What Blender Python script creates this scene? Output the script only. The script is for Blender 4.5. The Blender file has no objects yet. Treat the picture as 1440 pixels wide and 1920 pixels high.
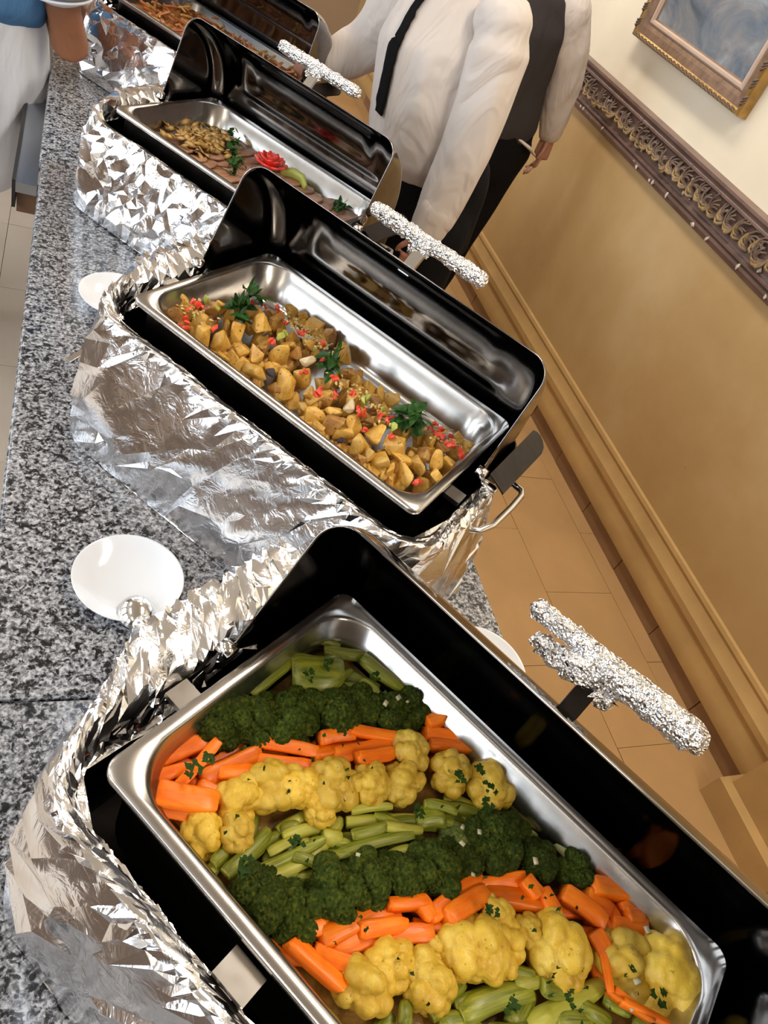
import bpy, bmesh, math, random
import numpy as np
from mathutils import Vector, Matrix, noise
from mathutils.geometry import delaunay_2d_cdt

SC = bpy.context.scene
COL = SC.collection
# ------------------------------------------------------------------ camera
# world: counter runs along Y, wall on the +X side, floor z = 0, counter top z = 0.90
YAW, PITCH, ROLL, FPX = 0.5993, 0.7265, 0.4962, 1375.8
CAM = Vector((-0.0785, 0.0561, 1.7858))
f_ = Vector((math.sin(YAW) * math.cos(PITCH), math.cos(YAW) * math.cos(PITCH), -math.sin(PITCH)))
r_ = Vector((math.cos(YAW), -math.sin(YAW), 0))
u_ = r_.cross(f_)
rr_ = r_ * math.cos(ROLL) + u_ * math.sin(ROLL)
uu_ = -r_ * math.sin(ROLL) + u_ * math.cos(ROLL)
cd = bpy.data.cameras.new('camera')
cam = bpy.data.objects.new('camera', cd)
COL.objects.link(cam)
cam.matrix_world = Matrix(((rr_.x, uu_.x, -f_.x, CAM.x), (rr_.y, uu_.y, -f_.y, CAM.y), (rr_.z, uu_.z, -f_.z, CAM.z), (0, 0, 0, 1)))
cd.sensor_fit = 'VERTICAL'
cd.sensor_height = 24.0
cd.lens = FPX / 1920 * 24.0
cd.clip_start = 0.02
SC.camera = cam
# ------------------------------------------------------------------ world, lights, exposure
SC.view_settings.view_transform = 'Standard'
SC.view_settings.look = 'None'
SC.view_settings.gamma = 1.0
SC.view_settings.use_curve_mapping = False
SC.view_settings.exposure = -0.60
SC.cycles.use_denoising = True
SC.cycles.max_bounces = 9
SC.cycles.diffuse_bounces = 4
SC.cycles.glossy_bounces = 6
SC.cycles.caustics_reflective = True
SC.cycles.blur_glossy = 1.0
SC.cycles.sample_clamp_indirect = 6.0
wd = bpy.data.worlds.new('sky')
SC.world = wd
wd.use_nodes = True
wd.node_tree.nodes['Background'].inputs[0].default_value = (0.80, 0.90, 1.0, 1)
wd.node_tree.nodes['Background'].inputs[1].default_value = 2.2
# daylight entering through the row of windows in the left wall (see wall_left below)
WIN_X = -3.2
WINDOWS = [(-2.9, -1.5), (-0.9, 0.5), (1.1, 2.5), (3.1, 4.5), (5.0, 6.2)]
for i, (a, b) in enumerate(WINDOWS):
    ld = bpy.data.lights.new('daylight', 'AREA')
    ld.shape = 'RECTANGLE'
    ld.size = b - a
    ld.size_y = 1.9
    ld.energy = 84
    ld.color = (0.82, 0.91, 1.0)
    lo = bpy.data.objects.new('daylight', ld)
    COL.objects.link(lo)
    lo.location = (WIN_X - 0.22, (a + b) / 2, 1.95)
    lo.rotation_euler = (math.radians(90), 0, math.radians(-90))

# ------------------------------------------------------------------ helpers
R = random.Random(7)
NR = np.random.default_rng(7)

def tag(o, label=None, cat=None, group=None, kind=None):
    if label: o['label'] = label
    if cat: o['category'] = cat
    if group: o['group'] = group
    if kind: o['kind'] = kind
    return o

def mesh(name, vs, fs, smooth=True):
    me = bpy.data.meshes.new(name)
    me.from_pydata([tuple(map(float, v)) for v in vs], [], fs)
    me.validate()
    me.update()
    if smooth:
        me.polygons.foreach_set('use_smooth', [True] * len(me.polygons))
    return me

def link(name, me, mats=None, parent=None, loc=None, rot=None, scale=None):
    o = bpy.data.objects.new(name, me)
    COL.objects.link(o)
    if mats is not None and me is not None and len(me.materials) == 0:
        for m in (mats if isinstance(mats, (list, tuple)) else [mats]):
            me.materials.append(m)
    if parent: o.parent = parent
    if loc is not None: o.location = loc
    if rot is not None: o.rotation_euler = rot
    if scale is not None: o.scale = scale if isinstance(scale, (tuple, list)) else (scale,) * 3
    return o

def empty(name, loc=(0, 0, 0), rz=0.0, parent=None):
    o = bpy.data.objects.new(name, None)
    COL.objects.link(o)
    o.empty_display_size = 0.05
    o.location = loc
    o.rotation_euler = (0, 0, rz)
    if parent: o.parent = parent
    return o

class MB:
    def __init__(s): s.v, s.f = [], []
    def add(s, vs, fs):
        n = len(s.v)
        s.v += [tuple(map(float, v)) for v in vs]
        s.f += [tuple(i + n for i in f) for f in fs]
        return s
    def box(s, x0, x1, y0, y1, z0, z1, M=None):
        vs = [Vector((x, y, z)) for x in (x0, x1) for y in (y0, y1) for z in (z0, z1)]
        if M is not None: vs = [M @ v for v in vs]
        return s.add(vs, [(0, 1, 3, 2), (4, 6, 7, 5), (0, 4, 5, 1), (2, 3, 7, 6), (0, 2, 6, 4), (1, 5, 7, 3)])
    def loft(s, loops, closed=True, cap0=False, cap1=False):
        n = len(loops[0]); k = len(s.v)
        for L in loops: s.v += [tuple(map(float, p)) for p in L]
        m = n if closed else n - 1
        for i in range(len(loops) - 1):
            for j in range(m):
                a = k + i * n + j; b = k + i * n + (j + 1) % n
                s.f.append((a, b, b + n, a + n))
        if cap0: s.f.append(tuple(k + j for j in range(n))[::-1])
        if cap1: s.f.append(tuple(k + (len(loops) - 1) * n + j for j in range(n)))
        return s
    def tube(s, pts, rad, n=10, hint=(0, 0, 1), caps=True, rnd=True):
        pts = [Vector(p) for p in pts]
        loops = []
        N = len(pts)
        if not isinstance(rad, (list, tuple)): rad = [rad] * N
        for i, p in enumerate(pts):
            t = (pts[min(i + 1, N - 1)] - pts[max(i - 1, 0)]).normalized()
            h = Vector(hint)
            if abs(t.dot(h)) > 0.95: h = Vector((1, 0.2, 0)) if abs(t.x) < 0.9 else Vector((0, 1, 0))
            a = t.cross(h).normalized(); b = a.cross(t).normalized()
            r = rad[i]; ra, rb = r if isinstance(r, (list, tuple)) else (r, r)
            ring = lambda q, k_: [q + a * (ra * k_ * math.cos(2 * math.pi * j / n)) + b * (rb * k_ * math.sin(2 * math.pi * j / n)) for j in range(n)]
            e = min(ra, rb)
            if rnd and i == 0:
                loops += [ring(p - t * e * 0.95, 0.25), ring(p - t * e * 0.7, 0.7), ring(p - t * e * 0.35, 0.93)]
            loops.append(ring(p, 1))
            if rnd and i == N - 1:
                loops += [ring(p + t * e * 0.35, 0.93), ring(p + t * e * 0.7, 0.7), ring(p + t * e * 0.95, 0.25)]
        return s.loft(loops, True, caps, caps)
    def mesh(s, name, smooth=True): return mesh(name, s.v, s.f, smooth)
    def obj(s, name, mat, parent=None, smooth=True, **k): return link(name, s.mesh(name, smooth), mat, parent, **k)

def rrect(hx, hy, r, n=6, z=0.0, cx=0.0, cy=0.0):
    out = []
    for (sx, sy, a0) in ((1, 1, 0), (-1, 1, 90), (-1, -1, 180), (1, -1, 270)):
        for i in range(n + 1):
            a = math.radians(a0 + 90 * i / n)
            out.append((cx + sx * (hx - r) + r * math.cos(a), cy + sy * (hy - r) + r * math.sin(a), z))
    return out

def smooth_by_angle(o, deg=35):
    me = o.data
    bm = bmesh.new(); bm.from_mesh(me)
    lim = math.radians(deg)
    for e in bm.edges:
        e.smooth = not (len(e.link_faces) == 2 and e.calc_face_angle(0) > lim)
    for f in bm.faces: f.smooth = True
    bm.to_mesh(me); bm.free()
    return o

# ------------------------------------------------------------------ materials
def new_mat(name):
    m = bpy.data.materials.new(name); m.use_nodes = True
    nt = m.node_tree
    return m, nt, nt.nodes['Principled BSDF']

def setp(b, **k):
    for n, v in k.items():
        b.inputs[n.replace('_', ' ')].default_value = v

def c4(c): return (c[0], c[1], c[2], 1)

def coords(nt, kind='Object', scale=(1, 1, 1), rot=(0, 0, 0)):
    t = nt.nodes.new('ShaderNodeTexCoord'); mp = nt.nodes.new('ShaderNodeMapping')
    mp.inputs['Scale'].default_value = scale; mp.inputs['Rotation'].default_value = rot
    nt.links.new(t.outputs[kind], mp.inputs[0])
    return mp.outputs[0]

def ramp(nt, fac, stops, interp='LINEAR'):
    r = nt.nodes.new('ShaderNodeValToRGB'); r.color_ramp.interpolation = interp
    els = r.color_ramp.elements
    els[0].position, els[0].color = stops[0][0], c4(stops[0][1])
    els[1].position, els[1].color = stops[-1][0], c4(stops[-1][1])
    for p, c in stops[1:-1]:
        e = els.new(p); e.color = c4(c)
    nt.links.new(fac, r.inputs[0])
    return r.outputs[0]

def noise_n(nt, vec, scale, detail=3, rough=0.5, dist=0.0):
    n = nt.nodes.new('ShaderNodeTexNoise')
    n.inputs['Scale'].default_value = scale; n.inputs['Detail'].default_value = detail
    n.inputs['Roughness'].default_value = rough; n.inputs['Distortion'].default_value = dist
    nt.links.new(vec, n.inputs['Vector'])
    return n.outputs['Fac']

def voro(nt, vec, scale, feature='F1', out='Distance', rnd=1.0):
    n = nt.nodes.new('ShaderNodeTexVoronoi'); n.feature = feature
    n.inputs['Scale'].default_value = scale; n.inputs['Randomness'].default_value = rnd
    nt.links.new(vec, n.inputs['Vector'])
    return n.outputs[out]

def mixc(nt, fac, a, b, blend='MIX'):
    m = nt.nodes.new('ShaderNodeMix'); m.data_type = 'RGBA'; m.blend_type = blend
    for sock, v in ((m.inputs[0], fac), (m.inputs[6], a), (m.inputs[7], b)):
        if isinstance(v, (int, float)): sock.default_value = v
        elif isinstance(v, tuple): sock.default_value = c4(v)
        else: nt.links.new(v, sock)
    return m.outputs[2]

def mathn(nt, op, a, b=0.0):
    m = nt.nodes.new('ShaderNodeMath'); m.operation = op
    for i, v in enumerate((a, b)):
        if isinstance(v, (int, float)): m.inputs[i].default_value = v
        else: nt.links.new(v, m.inputs[i])
    return m.outputs[0]

def bump(nt, b, h, dist=0.002, strength=0.5):
    n = nt.nodes.new('ShaderNodeBump'); n.inputs['Distance'].default_value = dist; n.inputs['Strength'].default_value = strength
    nt.links.new(h, n.inputs['Height']); nt.links.new(n.outputs[0], b.inputs['Normal'])

def metal(name, col, rough, brushed=None, tarn=None, bmp=0.0):
    m, nt, b = new_mat(name)
    setp(b, Base_Color=c4(col), Metallic=1.0, Roughness=rough)
    v = coords(nt)
    if tarn:
        nt.links.new(mixc(nt, ramp(nt, noise_n(nt, v, 9, 5, .65), [(.4, (0, 0, 0)), (.7, (1, 1, 1))]), col, tarn), b.inputs['Base Color'])
    n = noise_n(nt, coords(nt, scale=brushed) if brushed else v, 30, 4, .6)
    mr = nt.nodes.new('ShaderNodeMapRange'); mr.inputs[3].default_value = rough * .75; mr.inputs[4].default_value = rough * 1.4
    nt.links.new(n, mr.inputs[0]); nt.links.new(mr.outputs[0], b.inputs['Roughness'])
    if bmp: bump(nt, b, n, .001, bmp)
    return m

def organic(name, cols, rough=.38, scale=18, sss=.12, spots=None, spot_scale=60, spot_w=.12, stretch=(1, 1, 1), hue=.0, bmp=.25, bscale=120, coat=.15, spec=.4):
    """food: noise between colours, optional dark specks, per-object value shift"""
    m, nt, b = new_mat(name)
    v = coords(nt, scale=stretch)
    oi = nt.nodes.new('ShaderNodeObjectInfo')
    vadd = nt.nodes.new('ShaderNodeVectorMath'); vadd.operation = 'ADD'
    nt.links.new(v, vadd.inputs[0])
    cmb = nt.nodes.new('ShaderNodeCombineXYZ'); sc10 = mathn(nt, 'MULTIPLY', oi.outputs['Random'], 37.0)
    for i in range(3): nt.links.new(sc10, cmb.inputs[i])
    nt.links.new(cmb.outputs[0], vadd.inputs[1])
    vv = vadd.outputs[0]
    st = [(.25 + .5 * i / max(1, len(cols) - 1), c) for i, c in enumerate(cols)]
    col = ramp(nt, noise_n(nt, vv, scale, 4, .6), st)
    if spots:
        s = ramp(nt, noise_n(nt, vv, spot_scale, 2, .5), [(.66 - spot_w, (0, 0, 0)), (.72, (1, 1, 1))])
        col = mixc(nt, s, col, spots)
    hs = nt.nodes.new('ShaderNodeHueSaturation')
    nt.links.new(col, hs.inputs['Color'])
    nt.links.new(mathn(nt, 'ADD', mathn(nt, 'MULTIPLY', oi.outputs['Random'], .35), .82), hs.inputs['Value'])
    if hue: nt.links.new(mathn(nt, 'ADD', mathn(nt, 'MULTIPLY', oi.outputs['Random'], hue), .5 - hue / 2), hs.inputs['Hue'])
    nt.links.new(hs.outputs[0], b.inputs['Base Color'])
    setp(b, Roughness=rough, Subsurface_Weight=sss, Subsurface_Radius=(.006, .004, .002), Subsurface_Scale=.5, Coat_Weight=coat, Coat_Roughness=.2, Specular_IOR_Level=spec)
    bump(nt, b, noise_n(nt, vv, bscale, 3, .6), .001, bmp)
    return m

def plain(name, col, rough=.6, var=.12, scale=6, bmp=0.0, bscale=80, **k):
    m, nt, b = new_mat(name)
    v = coords(nt)
    d = tuple(x * (1 - var) for x in col); e = tuple(min(1, x * (1 + var)) for x in col)
    nt.links.new(ramp(nt, noise_n(nt, v, scale, 4, .6), [(.3, d), (.7, e)]), b.inputs['Base Color'])
    setp(b, Roughness=rough, **k)
    if bmp: bump(nt, b, noise_n(nt, v, bscale, 3, .6), .002, bmp)
    return m

M = {}
M['steel'] = metal('pan_steel', (.54, .515, .485), .22, (1, 1, 1), None, .02)
M['lid'] = metal('polished_lid_steel', (.30, .29, .285), .10, (1, 1, 1), (.20, .19, .185), .012)
M['housing'] = metal('dark_housing_steel', (.045, .038, .034), .32, None, (.02, .016, .013), .05)
M['chrome'] = metal('chrome', (.72, .70, .67), .14)
M['foil'] = metal('aluminium_foil', (.93, .93, .94), .17)
_, nt, b = M['foil'], M['foil'].node_tree, M['foil'].node_tree.nodes['Principled BSDF']
v = coords(nt)
h1 = voro(nt, v, 55, 'SMOOTH_F1'); h2 = noise_n(nt, v, 35, 3, .6, 1.5)
bump(nt, b, mathn(nt, 'ADD', mathn(nt, 'MULTIPLY', h1, .35), h2), .004, .30)
M['foil_fine'] = metal('crinkled_foil', (.90, .90, .91), .16)
nt = M['foil_fine'].node_tree; b = nt.nodes['Principled BSDF']
v = coords(nt)
bump(nt, b, mathn(nt, 'ADD', voro(nt, v, 260, 'F1'), voro(nt, v, 120, 'F1')), .004, .8)
M['black'] = plain('black_rubber', (.012, .012, .013), .45)
M['porcelain'] = plain('white_porcelain', (.76, .79, .84), .12, .01)
M['wood'] = plain('brown_wood', (.16, .085, .045), .5, .3, 12)
M['wood_dark'] = plain('dark_wood', (.05, .032, .022), .5, .3, 12)

# granite
m, nt, b = new_mat('speckled_granite')
v = coords(nt)
a1 = ramp(nt, noise_n(nt, v, 170, 4, .62, .3), [(.38, (.08, .08, .09)), (.50, (.27, .27, .285)), (.62, (.52, .52, .53))])
a2 = ramp(nt, noise_n(nt, v, 105, 4, .66, .6), [(.40, (.03, .032, .036)), (.455, (.30, .30, .31)), (.50, (1, 1, 1))])
a3 = ramp(nt, voro(nt, v, 80), [(.13, (.05, .05, .055)), (.24, (1, 1, 1))])
nt.links.new(mixc(nt, 1.0, mixc(nt, 1.0, a1, a2, 'MULTIPLY'), a3, 'MULTIPLY'), b.inputs['Base Color'])
setp(b, Roughness=.22)
bump(nt, b, noise_n(nt, v, 25, 2), .001, .04)
M['granite'] = m
# ------------------------------------------------------------------ room
XW = 2.03
M['wall_up'] = plain('cream_plaster', (.80, .71, .55), .6, .06, 1.5, .06, 30)
m, nt, b = new_mat('tan_plaster')
v = coords(nt)
nt.links.new(mixc(nt, ramp(nt, voro(nt, v, 9), [(.012, (1, 1, 1)), (.03, (0, 0, 0))]), ramp(nt, noise_n(nt, v, 1.6, 5, .6), [(.3, (.44, .28, .115)), (.55, (.52, .35, .16)), (.75, (.60, .44, .24))]), (.22, .13, .06)), b.inputs['Base Color'])
setp(b, Roughness=.38)
bump(nt, b, noise_n(nt, v, 12, 4), .004, .12)
M['wall_low'] = m
M['wall_end'] = plain('brown_plaster', (.34, .24, .15), .6, .1, 1.2)
M['ceiling'] = plain('dim_ceiling', (.62, .54, .44), .8, .05, 2)
M['wall_dim'] = plain('dim_wood_wall', (.10, .065, .04), .6, .2, 3)
M['tile'] = plain('tan_floor_tile', (.46, .28, .125), .22, .10, 3.0, .02, 20)
M['tile_pale'] = plain('pale_floor_tile', (.52, .44, .36), .30, .10, 2.0)
M['grout'] = plain('dark_grout', (.10, .06, .035), .9)
M['skirt_tile'] = plain('brown_skirting_tile', (.27, .15, .075), .4, .2, 5)
M['mould'] = plain('ochre_moulding', (.50, .32, .13), .40, .12, 5, .05, 20)

floor = MB().box(-3.4, XW + .2, -4, 7.2, -.1, -.004).obj('floor', M['grout'], smooth=False)
tag(floor, 'tan tiled floor behind and before the buffet counter', None, None, 'structure')
# running-bond tiles 0.31 x 0.61 behind the counter, built where they can be told apart
tm = MB().add([(x, y, z) for x in (-.154, .154) for y in (-.304, .304) for z in (-.02, 0)], [(0, 1, 3, 2), (4, 6, 7, 5), (0, 4, 5, 1), (2, 3, 7, 6), (0, 2, 6, 4), (1, 5, 7, 3)]).mesh('tile', False)
tm.materials.append(M['tile'])
cols = [1.785 - .31 * i for i in range(-1, 5)]
for i, cx in enumerate(cols):
    off = 0.455 if i % 2 == 1 else 0.76
    for j in range(-3, 11):
        t = link('tile', tm, None, floor, (cx, off + .61 * j, R.uniform(-.0008, .0008)))
tl = MB().add([(x, y, z) for x in (-.229, .229) for y in (-.229, .229) for z in (-.02, 0)], [(0, 1, 3, 2), (4, 6, 7, 5), (0, 4, 5, 1), (2, 3, 7, 6), (0, 2, 6, 4), (1, 5, 7, 3)]).mesh('tile', False)
tl.materials.append(M['tile_pale'])
for i in range(4):
    for j in range(14):
        link('tile', tl, None, floor, (-.05 - .46 * i - .0, .2 + .46 * j, R.uniform(-.0008, .0008)))

def wallbox(name, x0, x1, y0, y1, z0, z1, mat, label):
    return tag(MB().box(x0, x1, y0, y1, z0, z1).obj(name, mat, smooth=False), label, None, None, 'structure')
wallbox('wall_right', XW, XW + .2, -4, 7.2, 1.18, 3.2, M['wall_up'], 'cream painted wall above the carved dado rail')
wallbox('wall_right_lower', XW, XW + .2, -4, 7.2, -.1, 1.18, M['wall_low'], 'tan mottled wall below the carved dado rail')
wallbox('wall_end', -3.4, XW, 7.0, 7.2, -.1, 3.2, M['wall_end'], 'brown wall at the far end of the room')
wallbox('wall_back', -3.4, XW, -4.2, -4, -.1, 3.2, M['wall_dim'], 'dark wall behind the photographer')
wallbox('ceiling', -3.4, XW + .2, -4.2, 7.2, 3.2, 3.3, M['ceiling'], 'dim ceiling over the buffet')
wl = MB()
zs0, zs1 = 1.0, 2.9
wl.box(WIN_X - .2, WIN_X, -4.2, 7.2, -.1, zs0).box(WIN_X - .2, WIN_X, -4.2, 7.2, zs1, 3.3)
edges = [-4.2] + [e for w in WINDOWS for e in w] + [7.2]
for i in range(0, len(edges), 2): wl.box(WIN_X - .2, WIN_X, edges[i], edges[i + 1], zs0, zs1)
tag(wl.obj('wall_left', M['wall_end'], smooth=False), 'wall with tall windows facing the buffet', None, None, 'structure')
for i, (a, b_) in enumerate(WINDOWS):
    w = MB()
    for (y0, y1, z0, z1) in ((a, a + .05, zs0, zs1), (b_ - .05, b_, zs0, zs1), (a, b_, zs0, zs0 + .05), (a, b_, zs1 - .05, zs1), ((a + b_) / 2 - .025, (a + b_) / 2 + .025, zs0, zs1), (a, b_, 2.2, 2.24)):
        w.box(WIN_X - .12, WIN_X - .06, y0, y1, z0, z1)
    tag(w.obj('window_%d' % (i + 1), M['wood_dark'], smooth=False), 'tall window with dark frame in the left wall', None, None, 'structure')

# warm ceiling fittings over the service aisle and the guests' side
M['lamp_body'] = plain('lamp_body_paint', (.6, .58, .55), .5)
M['lamp_glow'], nt, b = new_mat('lamp_diffuser')
setp(b, Base_Color=(1, .93, .8, 1), Emission_Color=(1, .90, .77, 1), Emission_Strength=4.0)
for k, (x, y) in enumerate(((1.1, -1.4), (1.1, .9), (1.1, 3.2), (1.1, 5.4), (-1.5, -1.4), (-1.5, .9), (-1.5, 3.2))):
    lp = empty('ceiling_lamp', (x, y, 3.2))
    tag(lp, 'long warm white ceiling lamp above the %s, %s row' % ('service aisle' if x > 0 else 'guests side', ['first', 'second', 'third', 'fourth'][k % 4]), 'ceiling lamp', 'ceiling lamps')
    MB().box(-.17, .17, -.65, .65, -.05, -.002).obj('housing', M['lamp_body'], lp, smooth=False)
    MB().box(-.15, .15, -.62, .62, -.062, -.05).obj('diffuser', M['lamp_glow'], lp, smooth=False)
    ld = bpy.data.lights.new('lamp_light', 'AREA'); ld.shape = 'RECTANGLE'; ld.size = .3; ld.size_y = 1.24
    ld.energy = 42 if x > 0 else 10; ld.color = (1, .90, .77)
    lo = link('lamp_light', ld, None, lp, (0, 0, -.07))

# skirting: brown tiles, then a tall ochre moulding
sk = empty('baseboard_right', (XW, 0, 0))
tag(sk, 'brown skirting tiles below a tall ochre moulding', None, None, 'structure')
stile = MB().box(-.016, 0, -.152, .152, 0, .075).mesh('skirting_tile', False)
stile.materials.append(M['skirt_tile'])
for j in range(-6, 20):
    link('skirting_tile', stile, None, sk, (R.uniform(-.001, .001), .10 + .308 * j, 0))
def extrude_y(prof, y0, y1, nseg=1):
    loops = []
    for k in range(nseg + 1):
        y = y0 + (y1 - y0) * k / nseg
        loops.append([(x, y, z) for x, z in prof])
    return MB().loft(loops, True, True, True)
prof = [(0, .075), (-.030, .078), (-.034, .10), (-.030, .135), (-.022, .16), (-.022, .185), (-.030, .20), (-.030, .225), (-.018, .245), (-.012, .27), (-.016, .283), (-.012, .297), (0, .30)]
o = extrude_y(prof, -4, 7).obj('moulding', M['mould'], sk)
smooth_by_angle(o, 25)
# stepped plinth block close to the camera end of the skirting
pl = MB().box(-.15, 0, -.30, .02, 0, .10).box(-.11, 0, -.30, 0, .10, .33)
o = pl.obj('plinth_block', M['mould'], sk, smooth=False, loc=(0, .58, 0))

# carved dado rail
m, nt, b = new_mat('worn_gilt_plaster')
v = coords(nt)
base = ramp(nt, noise_n(nt, v, 7, 5, .65), [(.3, (.085, .052, .038)), (.5, (.17, .11, .08)), (.7, (.26, .18, .12))])
gold = mixc(nt, ramp(nt, noise_n(nt, v, 22, 4, .6), [(.5, (0, 0, 0)), (.62, (1, 1, 1))]), base, (.32, .21, .08))
chips = ramp(nt, noise_n(nt, v, 30, 3, .7), [(.66, (0, 0, 0)), (.69, (1, 1, 1))])
nt.links.new(mixc(nt, chips, gold, (.74, .68, .57)), b.inputs['Base Color'])
setp(b, Roughness=.42)
bump(nt, b, noise_n(nt, v, 60, 4, .7), .004, .5)
M['gilt'] = m
M['mauve'] = plain('mauve_brown_paint', (.17, .105, .085), .35, .25, 10, .2, 60)
dado = empty('trim_1', (XW, 0, 1.095))
tag(dado, 'carved brown dado rail with worn gilt leaves along the wall', None, None, 'structure')
prof = [(0, -.012), (-.012, -.012), (-.016, 0), (-.024, .006), (-.024, .016), (-.018, .020), (-.028, .026), (-.028, .034), (-.018, .040), (-.016, .05), (-.022, .085), (-.018, .115), (-.020, .124), (-.034, .134), (-.034, .142), (-.028, .150), (-.040, .160), (-.040, .170), (0, .176)]
o = extrude_y(prof, 0.2, 6.9).obj('rail_profile', M['mauve'], dado)
smooth_by_angle(o, 30)
def leaf_mesh(seed):
    r = random.Random(seed)
    mb = MB()
    for k in range(6):      # curling acanthus lobes
        a0 = -1.1 + .44 * k + r.uniform(-.1, .1)
        ln = .030 + .012 * math.sin(k) + r.uniform(0, .008)
        pts, rad = [], []
        for i in range(6):
            t = i / 5
            a = a0 + 1.3 * t * t
            pts.append((-.012 - .016 * math.sin(math.pi * t * .85), -.012 + ln * t * math.cos(a) + .004 * k, ln * t * math.sin(a) * 1.15))
            rad.append((.0055 * (1 - .55 * t), .0035))
        mb.tube(pts, rad, 6, (1, 0, 0))
    return mb.mesh('carved_leaf')
lv = [leaf_mesh(s) for s in range(4)]
for l in lv: l.materials.append(M['gilt'])
for j in range(40):
    link('carved_leaf', lv[j % 4], None, dado, (-.006, 1.45 + .052 * j + R.uniform(-.006, .006), .080 + R.uniform(-.006, .006)), (R.uniform(-.9, .9), R.uniform(-.2, .2), 0), (1.15, R.uniform(1.1, 1.6), R.uniform(1.15, 1.5)))
bead = mesh('dado_chip', [(x * .004, y * .008, z * .005) for x, y, z in ((0, 0, 1), (-1, .2, .3), (-.8, -.8, .1), (-.4, .9, -.5), (-.6, -.3, -.9), (0, -1, -.3))], [(0, 1, 2), (0, 3, 1), (1, 3, 4), (1, 4, 2), (2, 4, 5), (0, 2, 5)], False)
bead.materials.append(plain('bare_plaster', (.62, .56, .47), .8))
for j in range(46):
    link('plaster_chip', bead, None, dado, (-.022, R.uniform(1.5, 3.4), R.choice([R.uniform(.0, .012), R.uniform(.05, .11)])), (R.uniform(-2, 2), 0, 0), R.uniform(.6, 1.8))

# painting
pt = empty('framed_painting', (XW, 2.745, 1.44))
pt.rotation_euler = (0, math.radians(-4), 0)
tag(pt, 'grey-blue painting in an ornate gold frame hanging on the cream wall', 'painting')
PW, PH, FW = .81, 1.05, .085
M['gold'] = plain('antique_gold', (.42, .25, .075), .32, .3, 14, .2, 60, Metallic=.6)
M['frame_brown'] = plain('frame_brown_gilt', (.20, .12, .075), .4, .3, 30, .25, 150)
M['liner'] = plain('pink_gilt_liner', (.56, .42, .33), .4)
def frame_side(L, seg):
    # mitred moulding along +Y of length L, outside at z=0, depth towards -x; returns lofts for each profile band
    prof = [(0.0, 0), (-.040, 0), (-.046, .004), (-.046, .014), (-.040, .020), (-.036, .045), (-.028, .062), (-.034, .068), (-.034, .076), (-.022, .080), (-.016, FW), (0, FW)]
    loops = []
    for e in (0, 1):
        loops.append([(x, (z if e == 0 else L - z), z) for x, z in prof])
    return loops
def frame_piece(name, L, M4):
    mb = MB().loft([[M4 @ Vector(p) for p in lp] for lp in frame_side(L, 1)], True, True, True)
    o = mb.obj(name, [M['frame_brown'], M['gold'], M['liner']], pt, smooth=False)
    np_ = 12
    for f in o.data.polygons:
        if len(f.vertices) == 4:
            k = min(v % np_ for v in f.vertices)
            if max(v % np_ for v in f.vertices) - k > 2: k = 11
            f.material_index = 1 if k in (0, 1, 2, 3) else (2 if k in (6, 7, 8) else 0)
    return o
T = Matrix.Translation
frame_piece('frame_side', PW, T((0, -PW / 2, 0)))
frame_piece('frame_side', PW, T((0, PW / 2, PH)) @ Matrix.Rotation(math.pi, 4, 'X'))
frame_piece('frame_side', PH, T((0, PW / 2, 0)) @ Matrix.Rotation(math.pi / 2, 4, 'X'))
frame_piece('frame_side', PH, T((0, -PW / 2, PH)) @ Matrix.Rotation(-math.pi / 2, 4, 'X'))
m, nt, b = new_mat('cloudy_canvas')
v = coords(nt, scale=(1, 1.2, 1.6), rot=(.5, 0, 0))
nt.links.new(ramp(nt, noise_n(nt, v, 4.5, 6, .62, .8), [(.28, (.07, .085, .10)), (.42, (.14, .17, .21)), (.52, (.21, .21, .22)), (.62, (.26, .29, .32)), (.75, (.40, .41, .38))]), b.inputs['Base Color'])
setp(b, Roughness=.35)
bump(nt, b, noise_n(nt, v, 40, 4), .002, .3)
MB().box(-.016, -.006, -PW / 2 + FW - .004, PW / 2 - FW + .004, FW - .004, PH - FW + .004).obj('canvas', m, pt, smooth=False)
orn = MB()
for k in range(3):
    orn.tube([(0, -.006 + .006 * k, -.004), (-.007, -.003 + .006 * k, 0), (0, .003 + .006 * k, .005)], .0026, 5)
orn = orn.mesh('carved_bead'); orn.materials.append(M['gilt'])
for k in range(26):
    link('carved_bead', orn, None, pt, (-.044, -PW / 2 + .03 + k * (PW - .06) / 25, .009), None, 1.15)
for sy in (-1, 1):
    for k in range(18):
        link('carved_bead', orn, None, pt, (-.044, sy * (PW / 2 - .009), .04 + k * .055), (math.pi / 2, 0, 0), 1.5)

# ------------------------------------------------------------------ counter
ct = empty('buffet_counter', (.253, 1.2, 0))
tag(ct, 'long buffet counter topped with black and white speckled granite', 'counter')
M['counter_body'] = plain('counter_plaster', (.42, .36, .30), .6)
MB().box(-.30, .32, -2.4, 3.4, 0, .862).obj('counter_body', M['counter_body'], ct, smooth=False)
js = [-1.2, -.87, .532, 1.938, 3.34, 4.7]
for j in range(len(js) - 1):
    y0, y1 = js[j] + .0015, js[j + 1] - .0015
    if j == 0: y0 = -1.1
    hx = .386; dx = -.004 if j == 3 else 0
    lp = []
    cy = (y0 + y1) / 2; hy = (y1 - y0) / 2
    for (ins, z) in ((.002, .862), (0, .866), (0, .893), (.0025, .898), (.006, .900)):
        lp.append([(x + dx, y, z) for x, y, _ in rrect(hx - ins, hy - ins * .4, .004, 2)])
    o = MB().loft(lp, True, True, True).obj('granite_slab', M['granite'], ct, loc=(0, cy - 1.2, -.0015 if j in (1, 3) else 0))
    smooth_by_angle(o, 60)

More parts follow.
